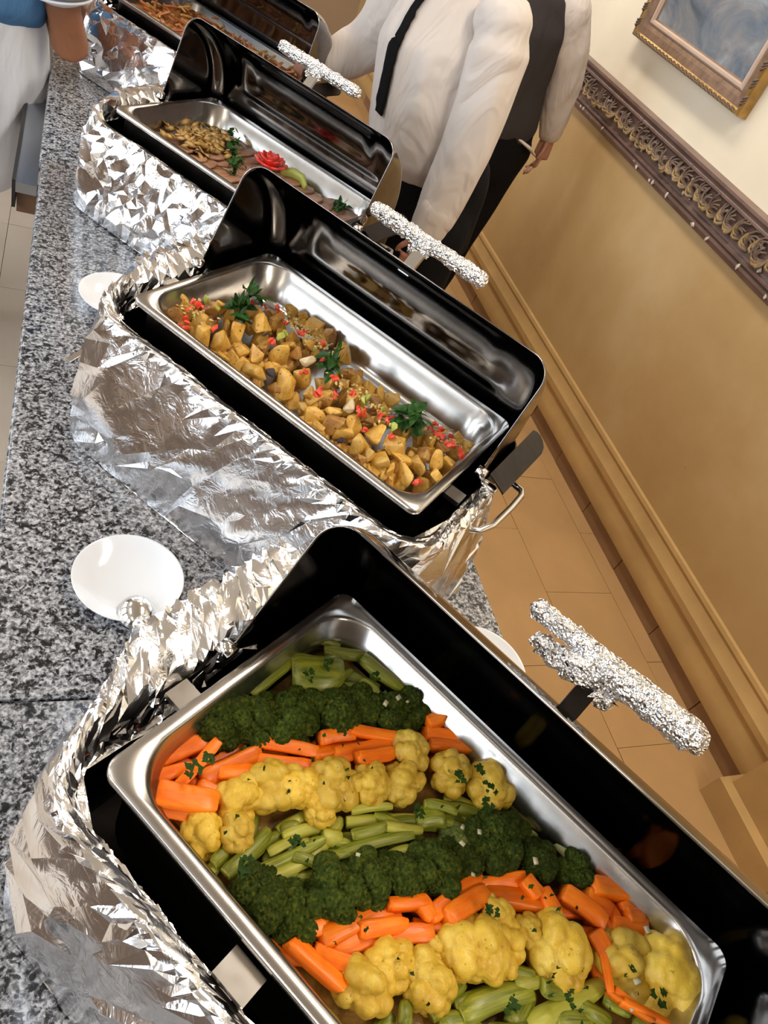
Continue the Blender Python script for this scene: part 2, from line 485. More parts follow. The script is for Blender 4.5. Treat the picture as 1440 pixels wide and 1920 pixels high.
# steel tray rail fixed beyond the second slab, on the guests' side
tr = empty('tray_rail', (-.19, 2.7, .70))
tag(tr, 'grey steel tray rail along the far left edge of the counter', 'tray rail')
M['rail'] = metal('brushed_rail_steel', (.42, .46, .52), .3)
MB().box(.004, .05, -.76, .9, .10, .125).obj('rail_top', M['rail'], tr, smooth=False)
MB().box(-.004, .004, -.76, .9, .06, .13).obj('front_lip', M['black'], tr, smooth=False)
for y in (-.72, .1, .8):
    MB().box(.006, .053, y - .02, y + .02, .04, .10).obj('wooden_bracket', M['wood'], tr, smooth=False)
# ------------------------------------------------------------------ chafing dishes
CH = [dict(c=(.2657, .2121), yaw=-.9459, h=.250, open=61),
      dict(c=(.3169, .9512), yaw=-.8384, h=.2515, open=68),
      dict(c=(.3040, 1.7175), yaw=-.8072, h=.214, open=74),
      dict(c=(.300, 2.500), yaw=-.800, h=.212, open=80)]
WHICH = ['nearest', 'second', 'third', 'farthest']
FOODN = ['mixed vegetables', 'roast potatoes', 'sliced meat', 'shredded stir-fry']

def smooth01(x): x = max(0., min(1., x)); return x * x * (3 - 2 * x)

def lid_mesh(th0, L=.283, Rr=.183, emb=.0035):
    f = .034
    path = [(-L, .012), (-L, .05), (-L, .09), (-L, .12), (-L, Rr - f)]
    for i in range(1, 9):
        a = math.pi / 2 * i / 8
        path.append((-L + f - f * math.cos(a), Rr - f + f * math.sin(a)))
    xs = np.linspace(-L + f, L - f, 43)[1:-1]
    path += [(x, Rr) for x in xs]
    path += [(-p[0], p[1]) for p in path[:13][::-1]]
    th = [th0 - 96 * i / 44 for i in range(45)]
    loops = []
    for t in th:
        a = math.radians(t); lp = []
        for (l, r) in path:
            rr = r
            d1 = min(1, max(0, (.215 - abs(l)) / .012)); d2 = min(1, max(0, (th0 - 12 - t) / 4)); d3 = min(1, max(0, (t - (th0 - 62)) / 4))
            rr -= emb * smooth01(d1) * smooth01(d2) * smooth01(d3) * (1 if abs(l) < .24 else 0)
            e1 = min(1, max(0, (.185 - abs(l)) / .02)); e2 = min(1, max(0, (th0 - 22 - t) / 6)); e3 = min(1, max(0, (t - (th0 - 54)) / 6))
            rr += emb * 1.1 * smooth01(e1) * smooth01(e2) * smooth01(e3)
            lp.append((l, rr * math.cos(a), rr * math.sin(a)))
        loops.append(lp)
    return MB().loft(loops, False).mesh('lid')

def foil_tube(name, pts, rad, mat, parent, seed, rough=.0011, n=14):
    r = random.Random(seed)
    P = [Vector(p) for p in pts]
    fine, fr = [], []
    for i in range(len(P) - 1):
        k = max(2, int((P[i + 1] - P[i]).length / .005))
        for j in range(k):
            t = j / k
            fine.append(P[i].lerp(P[i + 1], t)); fr.append((rad[i] + (rad[i + 1] - rad[i]) * t))
    fine.append(P[-1]); fr.append(rad[-1])
    mb = MB().tube(fine, fr, n)
    mb.v = [(x + r.gauss(0, rough), y + r.gauss(0, rough), z + r.gauss(0, rough)) for x, y, z in mb.v]
    return mb.obj(name, mat, parent, smooth=False)

def plan(s, hx=.310, front=-.203, rc=.07, s_back=.16):
    """walk along the wrapped edge: back of the left end, front, up the right end"""
    A = s_back - (front + rc); Q = rc * math.pi / 2; Fr = 2 * hx - 2 * rc
    if s < A: return (-hx, s_back - s), (-1, 0), 1.0
    s -= A
    if s < Q:
        a = math.pi + s / rc
        return (-hx + rc + rc * math.cos(a), front + rc + rc * math.sin(a)), (math.cos(a), math.sin(a)), 1 - s / Q
    s -= Q
    if s < Fr: return (-hx + rc + s, front), (0, -1), 0.0
    s -= Fr
    if s < Q:
        a = 1.5 * math.pi + s / rc
        return (hx - rc + rc * math.cos(a), front + rc + rc * math.sin(a)), (math.cos(a), math.sin(a)), 0.0
    s -= Q
    return (hx, front + rc + s), (1, 0), 0.0

def foil_mesh(h, seed, n_out, n_band, amp, aniso=(1.0, .55), rot=.6, right=.15, lend=.056, bot=(.020, .042)):
    r = random.Random(seed)
    zr = h - .024
    S = .16 + .133 + .11 + .48 + .11 + right
    Hh = zr * 1.03; B = .05; I = .045
    pts = []
    V = Hh + B + I
    ns = 150
    for i in range(ns + 1):
        s = S * i / ns
        pts += [(s, 0.0), (s, V)]
        if i % 2 == 0: pts.append((s, Hh))
    for j in range(1, 30):
        pts += [(0.0, V * j / 30), (S, V * j / 30)]
    pts += [(r.uniform(.004, S - .004), Hh * (r.random() ** .8) * .98 + .004) for _ in range(n_out)]
    pts += [(r.uniform(.003, S - .003), Hh - .02 + (B + I + .018) * r.random()) for _ in range(n_band)]
    ca, sa = math.cos(rot), math.sin(rot)
    tp = [Vector(((ca * s + sa * v) * aniso[0], (-sa * s + ca * v) * aniso[1])) for s, v in pts]
    vo, eo, fo, ov, oe, of = delaunay_2d_cdt(tp, [], [], 0, 1e-6)
    vs = []
    for k, p in enumerate(vo):
        i = ov[k][0]; s, v = pts[i]
        (x, y), (nx, ny), e = plan(max(0, min(S, s)))
        e = smooth01(e)
        ue = smooth01((y + .165) / .14) * (1 if x < -.2 else 0)
        topo = lend * ue + .004 * (1 - ue)
        boto = bot[0] * e + bot[1] * (1 - e)
        zt = zr + .010 * e + .004 * noise.noise(Vector((s * 9, seed, 0)))
        big = noise.noise(Vector((s * 7 + v * 5, v * 9 - s * 3, seed * 1.7)))
        big2 = noise.noise(Vector((s * 16 + v * 15, v * 18, seed * 3.1)))
        if v <= Hh + 1e-6:
            t = v / Hh
            off = boto + (topo - boto) * t ** 1.3 + (.012 * big + .006 * big2) * min(1, t * 4 + .25) * (1 - .7 * t * t) + .006 * math.sin(math.pi * t)
            z = t * zt
            d = r.gauss(0, amp) * (1 - .5 * t) * min(1, .15 + t * 6)
            off += d
            z += r.gauss(0, amp) * .6 * (0 if v < 1e-6 else 1)
            z = max(z, .0015)
        elif v <= Hh + B:
            t = (v - Hh) / B
            off = topo + (-.013 - topo) * t
            z = zt + (.007 * math.sin(math.pi * t)) * (.3 + .7 * e) - .006 * (1 - e) * t + r.gauss(0, amp * .30) * (.4 + e)
        else:
            t = (v - Hh - B) / I
            off = -.014 - .006 * t * e + r.gauss(0, .0012 + .003 * e * t)
            dep = (.030 + .02 * noise.noise(Vector((s * 14, seed, 2)))) * (e + .10)
            z = zt - .004 - dep * t
        vs.append((x + nx * off, y + ny * off, z))
    def ok(f):
        ss = [pts[ov[k][0]][0] for k in f]
        return max(ss) - min(ss) < .10
    return mesh('foil_wrap', vs, [tuple(f) for f in fo if ok(f)], False)

def pan_mesh():
    n = 9
    spec = [(.000, -.008, .016), (.000, -.001, .016), (.0016, .0006, .016), (.008, .0006, .030), (.0125, -.0002, .046), (.0150, -.003, .052), (.0165, -.016, .052), (.0215, -.0195, .050), (.0245, -.060, .046), (.031, -.070, .042), (.043, -.0745, .034), (.08, -.075, .02)]
    loops = [rrect(.265 - i, .1625 - i, r, n, z) for i, z, r in spec]
    return MB().loft(loops, True, False, True).mesh('food_pan')

PANM = pan_mesh()
FOILP = [dict(seed=3, n_out=330, n_band=2400, amp=.0036, aniso=(1, .42), rot=-.75),
         dict(seed=5, n_out=380, n_band=2000, amp=.0036, aniso=(1, .42), rot=-.70),
         dict(seed=8, n_out=1200, n_band=900, amp=.0036, aniso=(1, .75), rot=-.5),
         dict(seed=12, n_out=700, n_band=900, amp=.0036, aniso=(1, .6), rot=-1.2)]
CHO = []
for i, c in enumerate(CH):
    h = c['h']
    root = empty('chafing_dish', (c['c'][0], c['c'][1], .900), c['yaw'])
    CHO.append(root)
    tag(root, ['foil-wrapped chafing dish holding the mixed vegetables, nearest the camera',
               'foil-wrapped chafing dish holding the potatoes, lid open',
               'foil-wrapped chafing dish holding the sliced meat with red garnish',
               'foil-wrapped chafing dish at the top edge, holding the shredded stir-fry'][i], 'chafing dish', 'chafing dishes on the counter')
    # housing: open dark box on four feet
    hx, cy, hy = .297, .0025, .1955
    spec = [(.0, .03, .06), (.0, h - .030, .06), (.001, h - .0285, .06), (.003, h - .0285, .058), (.004, h - .030, .057), (.004, .036, .057)]
    hb = MB().loft([rrect(hx - a, hy - a, r, 6, z, 0, cy) for a, z, r in spec], True, True, True)
    o = hb.obj('housing', M['housing'], root); smooth_by_angle(o, 40)
    for sx in (-1, 1):
        for sy in (-1, 1):
            MB().tube([(sx * .24, sy * .13, .004), (sx * .24, sy * .13, .034)], .016, 12, (1, 0, 0), rnd=False).obj('foot', M['black'], root)
    for (x0, x1, y0, y1) in ((-.085, -.050, -.190, -.164), (.12, .155, -.190, -.164), (-.291, -.262, -.070, -.044), (.262, .291, -.070, -.044)):
        if i and y1 < -.1: continue
        MB().box(x0, x1, y0, y1, h - .024, h - .0165).obj('support_tab', M['steel'], root, smooth=False)
    # dark water pan below the food pan
    wp = [(.0, h - .009, .04), (.0, h - .12, .04), (.02, h - .14, .04)]
    MB().loft([rrect(.258 - a, .1565 - a, r, 6, z) for a, z, r in wp], True, False, True).obj('water_pan', M['housing'], root)
    # lid, turned up about the middle of its ends
    lid = link('lid', lid_mesh(c['open'], emb=(0.0, .0022, .0035, .0022)[i]), M['lid'], root, (0, 0, h))
    sm = lid.modifiers.new('thickness', 'SOLIDIFY'); sm.thickness = .0014; sm.offset = 1
    a = math.radians(c['open'] - 24)
    for sx in (-1, 1):
        MB().tube([(sx * .278, 0, 0), (sx * .294, 0, 0)], .009, 12, rnd=False).obj('pivot', M['chrome'], lid)
    # handle wrapped in crinkled foil
    ca, sa = math.cos(a), math.sin(a)
    br = MB()
    for sx in ((-.014, .006),):
        br.box(sx[0], sx[1], -.004, .004, .180, .226)
    Mh = Matrix.Rotation(a - math.pi / 2, 4, 'X')
    br.v = [tuple(Mh @ Vector(p)) for p in br.v]
    br.obj('handle_bracket', M['housing'] if i == 0 else M['chrome'], lid, smooth=False)
    rh = .243
    P = lambda l, r, da=0: (l, r * math.cos(a + da), r * math.sin(a + da))
    if i == 0:
        hb = foil_tube('lid_handle', [P(-.085, rh + .002, -.05), P(-.04, rh + .004, -.02), P(0, rh - .002, .01), P(.045, rh, .045), P(.088, rh, .08)], [.0105, .0105, .015, .0165, .0155], M['foil_fine'], lid, 31)
        foil_tube('foil_tuft', [P(-.066, rh - .024, -.06), P(-.04, rh - .022, -.05), P(-.015, rh - .016), P(.012, rh - .020, -.04)], [.006, .014, .017, .012], M['foil_fine'], lid, 33, .0024)
    else:
        foil_tube('lid_handle', [P(-.105, rh), P(-.05, rh), P(0, rh), P(.05, rh), P(.098, rh)], [.0125, .013, .012, .0125, .0135], M['foil_fine'], lid, 40 + i)
        foil_tube('foil_tuft', [P(-.018, rh - .02), P(-.01, rh - .012), P(.004, rh - .014)], [.007, .011, .007], M['foil_fine'], lid, 50 + i, .002)
    # right-hand end: hinge shield, knob, carrying handle
    shp = [(-.004, 0), (.168, 0), (.176, .006), (.180, .014), (.178, .022), (.170, .030), (.155, .034), (.0, .032)]
    lo = [[(.2985 + d, w, h + .010 - d * .55 + t) for w, d in shp] for t in (-.002, .001)]
    MB().loft(lo, True, True, True).obj('hinge_shield', M['housing'], root, smooth=False)
    MB().tube([(.296, .012, h - .022), (.312, .012, h - .022)], .0085, 12).obj('hinge_knob', M['chrome'], root)
    hd = [(.296, -.062, h - .055), (.318, -.064, h - .052), (.336, -.052, h - .048), (.346, -.028, h - .044), (.350, .03, h - .040), (.350, .070, h - .040), (.345, .082, h - .040), (.330, .086, h - .042), (.296, .086, h - .046)]
    MB().tube(hd, .0052, 10).obj('carrying_handle', M['chrome'], root)
    fm = foil_mesh(h, **FOILP[i])
    smooth_by_angle(link('foil_wrap', fm, M['foil'], root), [24, 24, 15, 20][i])
    pan = link('food_pan', PANM, M['steel'], None, (c['c'][0], c['c'][1], .900 + h), (0, 0, c['yaw']))
    tag(pan, 'rectangular stainless steel food pan filled with ' + FOODN[i], 'food pan', 'steel pans set in the chafing dishes')

def inpan(i, l, w, dz=0.0):
    c = CH[i]; ca, sa = math.cos(c['yaw']), math.sin(c['yaw'])
    return (c['c'][0] + ca * l - sa * w, c['c'][1] + sa * l + ca * w, .900 + c['h'] + dz)
CARROT_A = [(-0.24,-0.088,1.25,0.041,0.015), (-0.22,-0.09,1.72,0.049,0.01), (-0.231,-0.11,1.2,0.035,0.012), (-0.201,-0.065,1.31,0.054,0.017), (-0.204,-0.118,0.67,0.048,0.021), (-0.192,-0.094,0.46,0.029,0.015), (-0.18,-0.012,0.72,0.056,0.012), (-0.17,-0.023,0.74,0.05,0.014), (-0.14,0.032,1.09,0.054,0.014), (-0.124,0.05,1.09,0.067,0.016), (-0.152,0.035,1,0.033,0.013), (-0.127,0.07,0.77,0.053,0.011), (-0.092,0.136,1.08,0.019,0.014), (-0.074,0.132,0.66,0.039,0.018), (-0.063,0.126,0.77,0.042,0.012), (-0.193,-0.066,0.86,0.03,0.014), (-0.202,-0.132,0.72,0.03,0.013), (-0.112,0.05,1.07,0.038,0.013)]
CARROT_B = [(-0.024,-0.08,1.17,0.06,0.017), (-0.014,-0.077,1.17,0.061,0.019), (0.008,-0.06,0.88,0.061,0.017), (-0.03,-0.124,0.08,0.05,0.013), (-0.02,-0.11,0.42,0.034,0.013), (0.03,0.007,1.32,0.064,0.016), (0.043,0.008,1.28,0.048,0.018), (0.056,0.057,0.92,0.046,0.014), (0.073,0.051,0.65,0.053,0.018), (-0.002,-0.033,0.89,0.033,0.011), (0.014,-0.023,-0.12,0.017,0.014), (0.025,-0.029,0.73,0.024,0.011), (0.082,0.074,-0.17,0.018,0.015), (0.101,0.076,-0.5,0.023,0.015), (0.13,0.098,0.15,0.041,0.017), (0.142,0.116,0.29,0.028,0.016), (0.152,0.14,0.68,0.055,0.018), (0.144,0.142,0.6,0.039,0.015), (0.161,0.113,-0.44,0.023,0.022), (0.176,0.12,0.75,0.037,0.016), (0.177,0.133,0.71,0.018,0.013), (0.169,0.136,-0.5,0.013,0.013), (0.16,0.082,-0.4,0.021,0.015), (0.112,0.064,0.15,0.013,0.013), (-0.005,-0.064,0.93,0.04,0.013), (-0.049,-0.106,0.91,0.023,0.013), (0.046,0.009,-0.18,0.022,0.013)]
SHRED = [(0.174,0.064,-0.95,0.031,0.004), (0.203,0.054,0.23,0.039,0.004), (0.216,0.058,0.42,0.042,0.004), (0.196,0.056,0.16,0.019,0.003)]
CAULI_A = [(-0.172,-0.078,0.023), (-0.171,-0.121,0.021), (-0.151,-0.101,0.018), (-0.16,-0.047,0.027), (-0.14,-0.03,0.022), (-0.119,-0.002,0.026), (-0.095,0.028,0.021), (-0.073,0.057,0.024), (-0.088,0.088,0.022), (-0.043,0.105,0.023), (-0.004,0.133,0.025), (-0.112,-0.027,0.015)]
CAULI_B = [(0.012,-0.106,0.027), (0.019,-0.077,0.028), (0.052,-0.062,0.027), (0.068,-0.013,0.033), (0.087,0.023,0.025), (0.069,0.027,0.019), (0.096,0.002,0.02), (0.133,0.049,0.036), (0.189,0.09,0.034), (0.232,0.114,0.039), (0.045,-0.033,0.017), (0.101,0.041,0.017)]
BROC_A = [(-0.237,-0.043,0.023), (-0.22,-0.019,0.025), (-0.195,0.012,0.028), (-0.199,0.038,0.022), (-0.174,0.059,0.028), (-0.157,0.085,0.026), (-0.131,0.107,0.025), (-0.12,0.137,0.024), (-0.219,0.009,0.016)]
BROC_B = [(-0.097,-0.12,0.025), (-0.066,-0.105,0.025), (-0.055,-0.068,0.029), (-0.037,-0.04,0.026), (-0.021,-0.014,0.027), (0.001,0.013,0.027), (0.016,0.039,0.025), (0.003,0.058,0.017), (0.03,0.082,0.029), (0.039,0.107,0.021), (0.074,0.106,0.022), (0.109,0.135,0.027)]
ZUCC_A = [(-0.216,0.074,0.85,0.047,0.036), (-0.241,0.113,0.63,0.032,0.012), (-0.212,0.124,0.77,0.039,0.016), (-0.24,0.038,1.55,0.053,0.012), (-0.178,0.113,0.39,0.031,0.017), (-0.168,0.135,0.14,0.042,0.02), (-0.194,0.096,1.53,0.022,0.01), (-0.166,0.108,0,0.018,0.012), (-0.205,0.048,0.62,0.026,0.013), (-0.182,0.09,0.79,0.03,0.013)]
ZUCC_B = [(-0.144,-0.119,1.53,0.024,0.013), (-0.132,-0.104,1.59,0.05,0.015), (-0.125,-0.083,1.41,0.036,0.013), (-0.103,-0.076,1.22,0.061,0.012), (-0.097,-0.085,1.18,0.053,0.013), (-0.115,-0.076,1.25,0.025,0.011), (-0.108,-0.05,1.08,0.042,0.013), (-0.12,-0.058,1.13,0.017,0.013), (-0.077,-0.047,0.83,0.03,0.011), (-0.053,-0.01,1.04,0.071,0.013), (-0.066,-0.006,1.05,0.032,0.013), (-0.044,0.022,0.75,0.037,0.011), (-0.063,0.017,0.89,0.07,0.013), (-0.078,0.012,0.92,0.038,0.009), (-0.029,0.054,0.82,0.023,0.027), (-0.01,0.07,0.52,0.032,0.015), (0.001,0.096,0.49,0.053,0.015), (0.04,0.121,0.3,0.047,0.016), (-0.088,-0.034,0.79,0.013,0.018), (-0.082,-0.037,0.68,0.035,0.012), (-0.03,0.003,1.04,0.026,0.012), (-0.09,-0.07,0.5,0.023,0.012), (-0.038,-0.012,1.08,0.019,0.012), (-0.029,0.068,0.66,0.033,0.013)]
ZUCC_C = [(0.073,-0.058,1.38,0.038,0.018), (0.097,-0.03,1.12,0.055,0.019), (0.11,-0.029,1,0.067,0.024), (0.13,-0.012,1.49,0.037,0.017), (0.145,0.02,0.65,0.026,0.019), (0.161,0.019,1.11,0.081,0.02), (0.174,0.012,0.74,0.034,0.02), (0.186,0.034,0.37,0.03,0.018), (0.052,-0.095,2.19,0.017,0.015), (0.043,-0.108,1.45,0.016,0.015), (0.114,0.008,0.52,0.022,0.014), (0.122,0.005,0.81,0.025,0.014), (0.092,-0.066,0.83,0.031,0.019), (0.2,0.056,0.26,0.024,0.017), (0.231,0.062,0,0.017,0.017), (0.13,-0.04,0.79,0.033,0.02), (0.046,-0.068,0.16,0.019,0.011)]
PARSLEY = [(-0.035,0.095), (-0.025,0.116), (-0.006,0.112), (-0.122,-0.123), (-0.046,0.032), (-0.214,0.052), (-0.209,0.078), (-0.108,-0.076), (-0.169,0.109), (-0.215,-0.085), (-0.215,-0.102), (0.192,0.082), (0.221,0.077), (0.155,0.011), (0.114,-0.036), (-0.122,-0.122), (0.003,0.092), (0.059,0.017)]
POTATO = [(-0.245,-0.074,0.011), (-0.231,-0.105,0.012), (-0.197,-0.086,0.014), (-0.168,-0.104,0.016), (-0.144,-0.09,0.015), (-0.149,-0.046,0.021), (-0.165,0.019,0.013), (-0.164,0.052,0.013), (-0.137,-0.006,0.017), (-0.116,-0.07,0.014), (-0.109,-0.096,0.013), (-0.122,-0.107,0.01), (-0.097,-0.068,0.012), (-0.098,-0.043,0.012), (-0.072,-0.033,0.017), (-0.065,-0.006,0.01), (-0.069,-0.101,0.016), (-0.027,-0.081,0.016), (-0.019,-0.05,0.016), (0.018,-0.062,0.016), (-0.108,0.105,0.016), (-0.082,0.104,0.013), (-0.1,0.038,0.011), (-0.138,0.108,0.011), (0.035,-0.055,0.012), (-0.214,-0.084,0.013), (-0.186,-0.025,0.013), (-0.208,-0.048,0.013), (-0.087,0.005,0.013), (-0.141,0.038,0.013), (-0.094,-0.098,0.011), (-0.071,0.036,0.013), (-0.177,0.009,0.013), (-0.203,-0.03,0.011), (-0.029,0.092,0.014), (0.009,0.062,0.016), (0.031,0.039,0.013), (0.054,0.046,0.014), (0.067,0.056,0.011), (0.089,0.056,0.016), (0.009,-0.067,0.012), (0.036,-0.057,0.015), (0.047,-0.096,0.014), (0.076,-0.087,0.015), (0.096,-0.061,0.014), (0.095,-0.088,0.012), (0.126,-0.088,0.015), (0.131,-0.055,0.016), (0.162,-0.049,0.015), (0.101,-0.02,0.011), (0.15,-0.096,0.012), (0.17,-0.091,0.016), (0.182,-0.055,0.014), (0.2,-0.08,0.017), (0.206,-0.049,0.012), (0.201,-0.021,0.012), (0.219,-0.016,0.013), (0.212,0.031,0.015), (0.186,0.029,0.015), (0.238,0.012,0.012), (0.237,-0.043,0.012), (0.231,0.092,0.013), (0.211,0.089,0.011), (0.141,-0.11,0.01), (0.063,-0.107,0.01), (0.013,-0.016,0.011), (0.024,-0.093,0.01), (0.023,0,0.012), (0.061,-0.015,0.012), (0.083,0.015,0.012), (0.104,0.008,0.011), (0.161,0.028,0.012), (0.142,0.033,0.013), (0.068,0.002,0.011), (0.058,-0.066,0.01), (0.185,-0.088,0.01)]
PALE = [(-0.034,-0.02,0.014), (0.069,-0.052,0.015)]
EGGPLANT = [(-0.113,-0.03,0.013), (-0.056,-0.078,0.012), (0.102,-0.102,0.008)]
RED = [(-0.22,-0.08), (-0.213,-0.095), (-0.204,-0.077), (-0.199,-0.117), (-0.156,-0.098), (-0.187,-0.127), (-0.151,0.055), (-0.158,0.022), (-0.114,0.03), (-0.087,0.024), (-0.085,0.038), (-0.09,-0.044), (-0.051,0.039), (-0.013,-0.01), (-0.017,-0.059), (0.027,-0.074), (-0.176,0.008), (-0.212,-0.079), (-0.195,-0.13), (0.028,-0.074), (0.023,-0.023), (0.044,-0.053), (0.057,-0.032), (0.096,-0.049), (0.089,-0.054), (0.119,-0.076), (0.152,-0.057), (0.119,-0.034), (0.128,-0.02), (0.129,-0.034), (0.228,-0.096), (0.182,0.031), (0.19,0.039), (0.189,0.054), (0.195,0.025), (0.224,0.031), (0.237,0.03), (0.245,0.016), (0.207,0.065), (0.215,0.023), (0.174,0.053), (0.201,0.029)]
GREENP = [(-0.094,-0.004), (-0.089,-0.02), (-0.214,-0.058), (-0.195,-0.102), (-0.048,0.011), (-0.191,-0.057), (0.08,-0.011), (0.107,-0.013), (0.142,-0.035), (0.08,-0.023)]
DICE_LINE = [(-0.208,-0.089), (-0.123,0.06), (-0.094,0.051), (-0.067,0.044), (-0.06,0.037), (0.041,-0.015), (0.073,-0.011), (0.118,-0.023), (0.191,0.041), (0.21,0.053)]
SPRIG = [(-0.173,-0.037), (0.002,-0.013), (0.158,-0.012)]
P3 = [(-0.161,-0.014), (-0.16,-0.077), (-0.196,0.088), (-0.086,-0.087), (-0.18,0.102), (-0.153,0.093), (-0.013,-0.048), (-0.1,0.084), (-0.017,0.088), (0.001,-0.09), (0.049,0.1), (0.126,0.092), (0.174,0.095), (0.203,0.095)]
# ------------------------------------------------------------------ food: materials
M['carrot'] = organic('carrot', [(.70, .11, .003), (.88, .18, .006), (.95, .26, .016)], .34, 2.2, .15, stretch=(.6, 1, 1), bmp=.3, bscale=9, coat=.05, spec=.3)
M['cauli'] = organic('cauliflower', [(.54, .30, .016), (.69, .44, .038), (.80, .58, .10)], .45, 1.7, .12, (.40, .24, .03), 6.5, -.015, bmp=.5, bscale=24)
M['broc'] = organic('broccoli_buds', [(.010, .020, .002), (.038, .060, .005), (.13, .135, .012)], .75, 7, .0, bmp=1.0, bscale=48, coat=0, spec=.15)
M['broc_pale'] = organic('broccoli_pale', [(.05, .09, .010), (.16, .20, .03), (.36, .36, .08)], .5, 3, .05, bmp=.8, bscale=40, coat=.0)
M['broc_stem'] = organic('broccoli_stem', [(.36, .40, .12), (.55, .56, .25)], .4, 30)
M['zskin'] = organic('courgette_skin', [(.07, .10, .005), (.21, .225, .014), (.36, .35, .04)], .3, 2.0, .1, stretch=(.35, 4, 4), bmp=.4, bscale=8)
M['zflesh'] = organic('courgette_flesh', [(.27, .26, .018), (.39, .37, .04), (.52, .48, .10)], .33, 2.2, .15, stretch=(.6, 1, 1))
M['potato'] = organic('roast_potato', [(.44, .21, .03), (.64, .37, .07), (.76, .50, .13)], .36, 1.4, .1, (.09, .035, .010), 6, .01, bmp=.5, bscale=9)
M['potato_br'] = organic('browned_potato', [(.26, .10, .02), (.44, .22, .05), (.56, .34, .10)], .36, 1.4, .1, (.06, .025, .008), 5, .03, bmp=.6, bscale=9)
M['pale'] = organic('pale_potato', [(.60, .47, .27), (.74, .62, .40)], .4, 1.4, .1, (.2, .1, .03), 6, .0)
M['aub'] = organic('aubergine_skin', [(.012, .006, .010), (.035, .015, .02)], .25, 2, 0)
M['red'] = organic('red_pepper', [(.58, .03, .02), (.76, .07, .035), (.80, .16, .06)], .25, 1.2, .1)
M['grn'] = organic('green_pepper', [(.26, .30, .03), (.42, .46, .08), (.58, .60, .20)], .3, 1.5, .1)
M['dice'] = organic('diced_garlic', [(.50, .33, .09), (.66, .48, .18), (.70, .58, .30)], .4, 120, .1)
M['herb'] = organic('green_herb', [(.010, .036, .006), (.024, .075, .014), (.06, .13, .03)], .45, 120, .0, coat=0, spec=.2)
M['parsley'] = organic('chopped_parsley', [(.010, .03, .003), (.035, .075, .006)], .6, 60, 0, coat=0, spec=.15)
M['onion'] = organic('onion', [(.40, .36, .20), (.58, .52, .36)], .3, 2, .3)
M['juice'] = plain('cooking_juice', (.24, .12, .022), .38, .5, 60, .6, 160)
M['meat'] = organic('sliced_meat', [(.26, .12, .065), (.40, .21, .125), (.50, .30, .20)], .38, 60, .1, stretch=(1, .4, 1))
M['almond'] = organic('toasted_flakes', [(.34, .16, .035), (.55, .33, .10), (.70, .50, .22)], .42, 1.3, .05)
M['brown_shred'] = organic('brown_shreds', [(.14, .04, .012), (.34, .12, .035), (.50, .26, .08)], .35, 90, .05, bmp=.8, bscale=200)
M['strip_red'] = organic('stir_fry_strip', [(.30, .07, .02), (.48, .16, .05), (.50, .27, .09)], .35, 1.2, .05)
M['tom'] = organic('tomato_petal', [(.66, .03, .022), (.80, .06, .04), (.78, .20, .14)], .25, 30, .2)

def ico(sub):
    bm = bmesh.new(); bmesh.ops.create_icosphere(bm, subdivisions=sub, radius=1)
    v = np.array([x.co[:] for x in bm.verts]); f = [tuple(q.index for q in p.verts) for p in bm.faces]
    bm.free()
    return v, f
ICO5, ICO6 = ico(5), ico(6)

def dirs(rng, n, zmin=-.35):
    out = []
    while len(out) < n:
        d = rng.normal(size=3); d /= np.linalg.norm(d)
        if d[2] > zmin and all(np.dot(d, e) < .86 for e in out[-60:]) or rng.random() < .02: out.append(d)
    return np.array(out)

def knob(V, D, size, depth):
    """height of rounded knobs centred on directions D over unit directions V"""
    h = np.zeros(len(V))
    for k in range(0, len(V), 4000):
        c = np.clip(V[k:k + 4000] @ D.T, -1, 1)
        ang = np.arccos(c)
        m = ang.min(1)
        h[k:k + 4000] = np.sqrt(np.clip(1 - (m / size) ** 2, 0, 1)) * depth
    return h

def floret(seed, name, lobes, lsize, ldepth, buds, bsize, bdepth, flat=.8, stem=.55, base=None):
    rng = np.random.default_rng(seed)
    V, F = base or ICO5
    D = dirs(rng, lobes)
    h = .72 + knob(V, D, lsize, ldepth)
    B = rng.normal(size=(buds, 3)); B /= np.linalg.norm(B, axis=1)[:, None]
    h = h + knob(V, B, bsize, bdepth) * (V[:, 2] > -.45)
    sq = np.array([1, rng.uniform(.8, 1.05), flat])
    P = V * h[:, None] * sq
    low = V[:, 2] < -.4
    t = np.clip((-V[:, 2] - .4) / .6, 0, 1)
    P[:, 0] *= 1 - stem * t; P[:, 1] *= 1 - stem * t
    return mesh(name, P, F)

CAUL = [floret(s, 'cauliflower_floret', 12, .56, .28, 130, .23, .085, .85) for s in range(6)]
for m_ in CAUL: m_.materials.append(M['cauli'])
BROC = [floret(100 + s, 'broccoli_floret', 12, .52, .34, 2300, .06, .11, .85, base=ICO6) for s in range(4)]
for m_ in BROC: m_.materials.append(M['broc'])
BROCP = BROC[2].copy(); BROCP.materials.clear(); BROCP.materials.append(M['broc_pale'])

